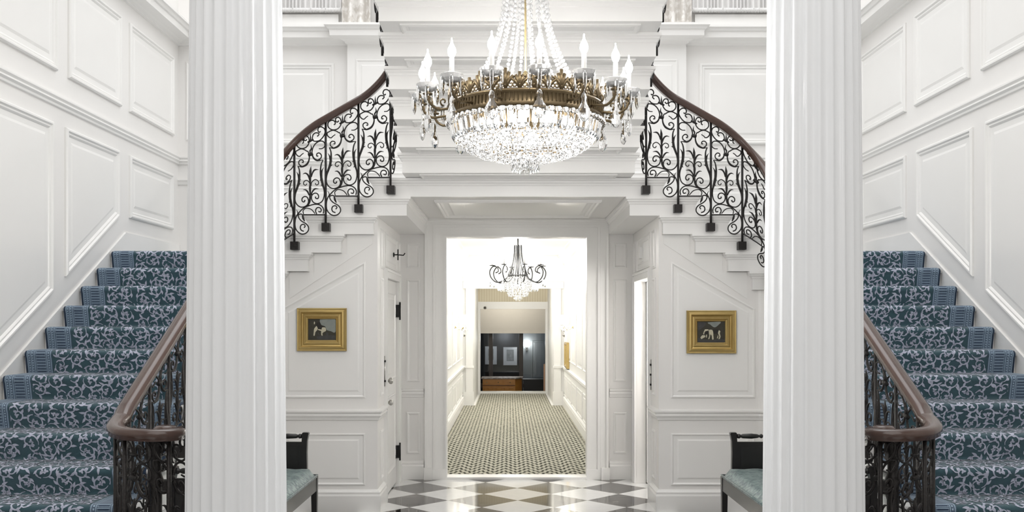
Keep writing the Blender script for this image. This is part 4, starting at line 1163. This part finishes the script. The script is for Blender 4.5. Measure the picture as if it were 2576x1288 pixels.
# framed prints behind the glass
for x0, x1, y0, y1, lab in ((1180, 1204, 869, 917, 'white matted dark portrait print behind glass at the left edge'), (1219, 1251, 870, 918, 'white matted print seen behind the left dark mullion'), (1265, 1302, 872, 920, 'white matted pale print in the middle pane')):
    Y = 25.18; (X0, Z0), (X1, Z1) = W(x0, y1, Y), W(x1, y0, Y)
    t = empty('framed_print', lab, 'picture', ((X0+X1)/2, Y, Z0), 'framed prints in the far room')
    mb = MB(); mb.box(X0, X1, Y-.02, Y+.019, Z0, Z1); mb.build('frame', M['mullion'], t)
    mb = MB(); mb.box(X0+.015, X1-.015, Y-.024, Y-.02, Z0+.015, Z1-.015); mb.build('mount', M['mat'], t)
    mb = MB(); mb.box(X0+.10, X1-.10, Y-.027, Y-.024, Z0+.13, Z1-.08); mb.build('image', M['print'], t)
# grey door, and a glowing shape standing for the right pane's bright reflection
Y = 25.1; X0, X1 = W(1316, 0, Y)[0], W(1376, 0, Y)[0]
mb = MB(); mb.box(X0, X1+.4, Y, Y+.05, ZF, 1.5); d = mb.build('door_3', M['greydoor'], kind='structure')
mb = MB(); panel(mb, rect(X0+.24, X1, .0, 1.05), lambda u, v, h: (u, Y-h, v), PROF_FLAT); mb.build('door_panel', M['greydoor'], d)
t = empty('wall_lamp', 'glowing shape added for the bright reflection in the right pane', 'lamp', (W(1325, 870, 25)[0], 25.0, .96))
X, Z = W(1325, 868, 25.0)
mb = MB(); mb.box(X-.03, X+.03, 25.04, 25.099, Z-.15, Z-.05); mb.tube([(X, 25.05, Z-.1), (X, 24.98, Z-.1), (X, 24.98, Z-.03)], .01, 6); mb.build('bracket', M['steel'], t)
mb = MB(); mb.lathe([(.06, -.06), (.09, -.05), (.085, .05), (.06, .06)], (X, 24.98, Z+.03), 16); mb.build('lamp_shade', M['lampglow'], t)
# console cabinet
t = empty('console_cabinet', 'honey wood console cabinet with canted end and grey marble top', 'cabinet', (-.24, 22.2, ZF))
CY = 22.0; xa, xb = W(1214, 0, CY)[0], W(1296, 0, CY)[0]; xc = W(1313, 0, CY)[0]; zt = W(0, 950, CY)[1]
body = [(xa, CY), (xb, CY), (xc, CY+.22), (xc, CY+.5), (xa, CY+.5)]
mb = MB(); mb.prism(body, lambda u, v, d: (u, v, d), ZF+.06, zt-.03); mb.prism(offset_poly(body, .02), lambda u, v, d: (u, v, d), ZF, ZF+.06); mb.build('body', M['honey'], t)
mb = MB(); mb.prism(offset_poly(body, -.03), lambda u, v, d: (u, v, d), zt-.03, zt); mb.build('marble_top', M['marbletop'], t)
w3 = (xb-xa)/6
for i, (a, b) in enumerate(((0, 1.6), (1.6, 4.2), (4.2, 6))):
    mb = MB(); x0, x1 = xa+a*w3+.012, xa+b*w3-.012
    mb.box(x0, x1, CY-.012, CY, zt-.17, zt-.05); d = mb.build('drawer', M['honey'], t)
    mb = MB(); mb.ball(((x0+x1)/2, CY-.025, zt-.11), .014, 6); mb.build('knob', M['brass'], d)
for a, b in ((0, 1.5), (1.5, 3), (3, 4.5), (4.5, 6)):
    mb = MB(); x0, x1 = xa+a*w3+.012, xa+b*w3-.012
    mb.box(x0, x1, CY-.012, CY, ZF+.1, zt-.2); panel(mb, rect(x0+.03, x1-.03, ZF+.13, zt-.23), lambda u, v, h: (u, CY-.012-h, v), PROF_THIN, scale=.7)
    d = mb.build('cabinet_door', M['honey'], t)
    mb = MB(); mb.ball((x1-.03, CY-.025, zt-.36), .012, 6); mb.build('knob', M['brass'], d)
mb = MB(); mb.box(xa, xb, CY-.018, CY, zt-.19, zt-.175); mb.build('band', M['honeydark'], t)
# dark seat and pale wood post near the steps
mb = MB(); mb.box(.68, .71, 20.6, 20.66, ZF, .62); mb.build('stair_newel', M['pinewood'], None, 'slim pale wood post standing at the far right of the dark room', 'post')
t = empty('dark_console', 'low dark sideboard behind the right end of the wood cabinet', 'sideboard', (.62, 23.0, ZF))
mb = MB(); mb.box(.28, 1.1, 22.85, 23.2, ZF+.1, .12); mb.box(.25, 1.13, 22.82, 23.22, .12, .15); mb.build('body', M['black'], t)
for x in (.31, 1.06):
    for y in (22.88, 23.15):
        mb = MB(); mb.box(x-.02, x+.02, y-.02, y+.02, ZF, ZF+.1); mb.build('leg', M['black'], t)

# corridor chandelier
def small_chandelier():
    cx, cy = W(1303, 0, 13)[0], 13.0
    C = empty('iron_chandelier', 'dark iron scroll arm chandelier with crystal drops hanging in the corridor', 'chandelier', (cx, cy, 1.85))
    mb = MB(); mb.tube([(cx, cy, 2.0), (cx, cy, HK)], .010, 8); mb.lathe([(.002, HK-.06), (.03, HK-.05), (.07, HK-.015), (.075, HK)], (cx, cy, 0), 16); mb.build('stem', M['blackmetal'], C)
    for j in range(8):
        th = 2*PI*(j+.3)/8; dx, dy = math.cos(th), math.sin(th); P = lambda r, z: (cx+dx*r, cy+dy*r, z)
        mb = MB(); pts, _ = cr([P(.05, 2.62), P(.06, 2.45), P(.10, 2.30), P(.14, 2.20)], .03); mb.tube(pts, .006, 5); mb.build('cage_bar', M['blackmetal'], C)
        mb = MB(); pts, _ = cr([P(.12, 2.20), P(.20, 2.13), P(.30, 2.10), P(.38, 2.16), P(.40, 2.25), P(.35, 2.32), P(.29, 2.30), P(.28, 2.25), P(.32, 2.23)], .02); mb.tube(pts, .0085, 5)
        mb.lathe([(.01, 2.325), (.045, 2.33), (.045, 2.335), (.01, 2.34)], P(.36, 0), 12)
        mb.build('arm', M['blackmetal'], C)
        mb = MB(); mb.lathe([(.010, 2.335), (.010, 2.43), (.008, 2.435)], P(.36, 0), 10); cn = mb.build('candle', M['candle'], C)
        mb = MB(); mb.lathe([(.008, 2.434), (.016, 2.455), (.014, 2.48), (.003, 2.52)], P(.36, 0), 10); mb.build('bulb', M['bulb'], cn)
        child('pendeloque', PEND, C, T(*P(.40, 2.14), 1, th)); child('pendeloque', PEND, C, T(*P(.27, 2.08), 1, th))
    mb = MB(); n = 40
    mb.tube([(cx+.14*math.cos(2*PI*j/n), cy+.14*math.sin(2*PI*j/n), 2.20) for j in range(n+1)], .006, 5)
    mb.build('cage_ring', M['blackmetal'], C)
    mb = MB()
    for q in np.linspace(0, 1, 9):
        r = .15+.10*math.sin(q*PI*.9)-.13*q; z = 2.16-.28*q; n = max(6, int(2*PI*r/.034))
        for j in range(n):
            a = 2*PI*(j+.5*(int(q*9) % 2))/n; mb.ball((cx+r*math.cos(a), cy+r*math.sin(a), z), .015, 5)
    for f in range(len(mb.s)): mb.s[f] = False
    mb.build('bead_basket', M['crystal'], C, kind='stuff')
    for j in range(20):
        a = 2*PI*j/20; child('prism', PRISM, C, T(cx+.24*math.cos(a), cy+.24*math.sin(a), 2.05, 1.1))
    for j in range(14):
        a = 2*PI*j/14; child('prism', PRISM, C, T(cx+.13*math.cos(a), cy+.13*math.sin(a), 1.98, 1.1))
    for j in range(6):
        a = 2*PI*j/6; child('prism', PRISM, C, T(cx+.03*math.cos(a), cy+.03*math.sin(a), 1.915, 1.0))
small_chandelier()

# wall sconces
for sx in (-1, 1):
    side = 'left' if sx < 0 else 'right'
    y, z = 14.7, 1.44; x = sx*XK
    S = empty('wall_sconce', 'lit crystal wall sconce with white shades on the %s corridor wall' % side, 'sconce', (x, y, z), 'corridor sconces')
    mb = MB(); mb.lathe([(.002, 0), (.045, 0), (.05, -.012*sx), (.02, -.02*sx), (.002, -.022*sx)], (x-.004*sx, y, z+.05), 14, axis='x'); mb.build('back_plate', M['brass'], S)
    for dy in (-.09, .09):
        e = (x-.15*sx, y+dy)
        mb = MB(); pts, _ = cr([(x-.01*sx, y, z+.05), (x-.06*sx, y+dy*.5, z), (x-.12*sx, y+dy, z), (e[0], e[1], z+.05)], .02); mb.tube(pts, .008, 6); mb.build('arm', M['brass'], S)
        mb = MB(); mb.lathe([(.05, 0), (.075, .05), (.062, .12), (.045, .15)], (e[0], e[1], z+.07), 16, cap=False); mb.build('lamp_shade', M['lampglow'], S)
        for k in range(5):
            a = 2*PI*k/5; child('prism', PRISM, S, T(e[0]+.045*math.cos(a), e[1]+.045*math.sin(a), z+.05, 1.2))
        child('pendeloque', PEND, S, T(e[0], e[1], z-.01, 1.1))
# gilt picture seen edge on along the right corridor wall
t = empty('gilt_picture_frame', 'gilt picture frame seen edge on along the right corridor wall', 'picture', (XK-.02, 16.0, .9))
mb = MB(); y0, y1, z0, z1 = 15.75, 16.35, .76, 1.20
fk = lambda u, v, h: (XK-.003-h, u, v)
mb.rings([[fk(u, v, d) for u, v in offset_poly(rect(y0, y1, z0, z1), o)] for o, d in ((0, 0), (0, .045), (.03, .055), (.06, .03), (.07, .012))], fill=False); mb.build('frame', M['gold'], t)
mb = MB(); mb.add([fk(u, v, .014) for u, v in rect(y0+.06, y1-.06, z0+.06, z1-.06)], [(0, 1, 2, 3)]); mb.build('canvas', M['pdark'], t)
# small white door behind corridor right side: light switch
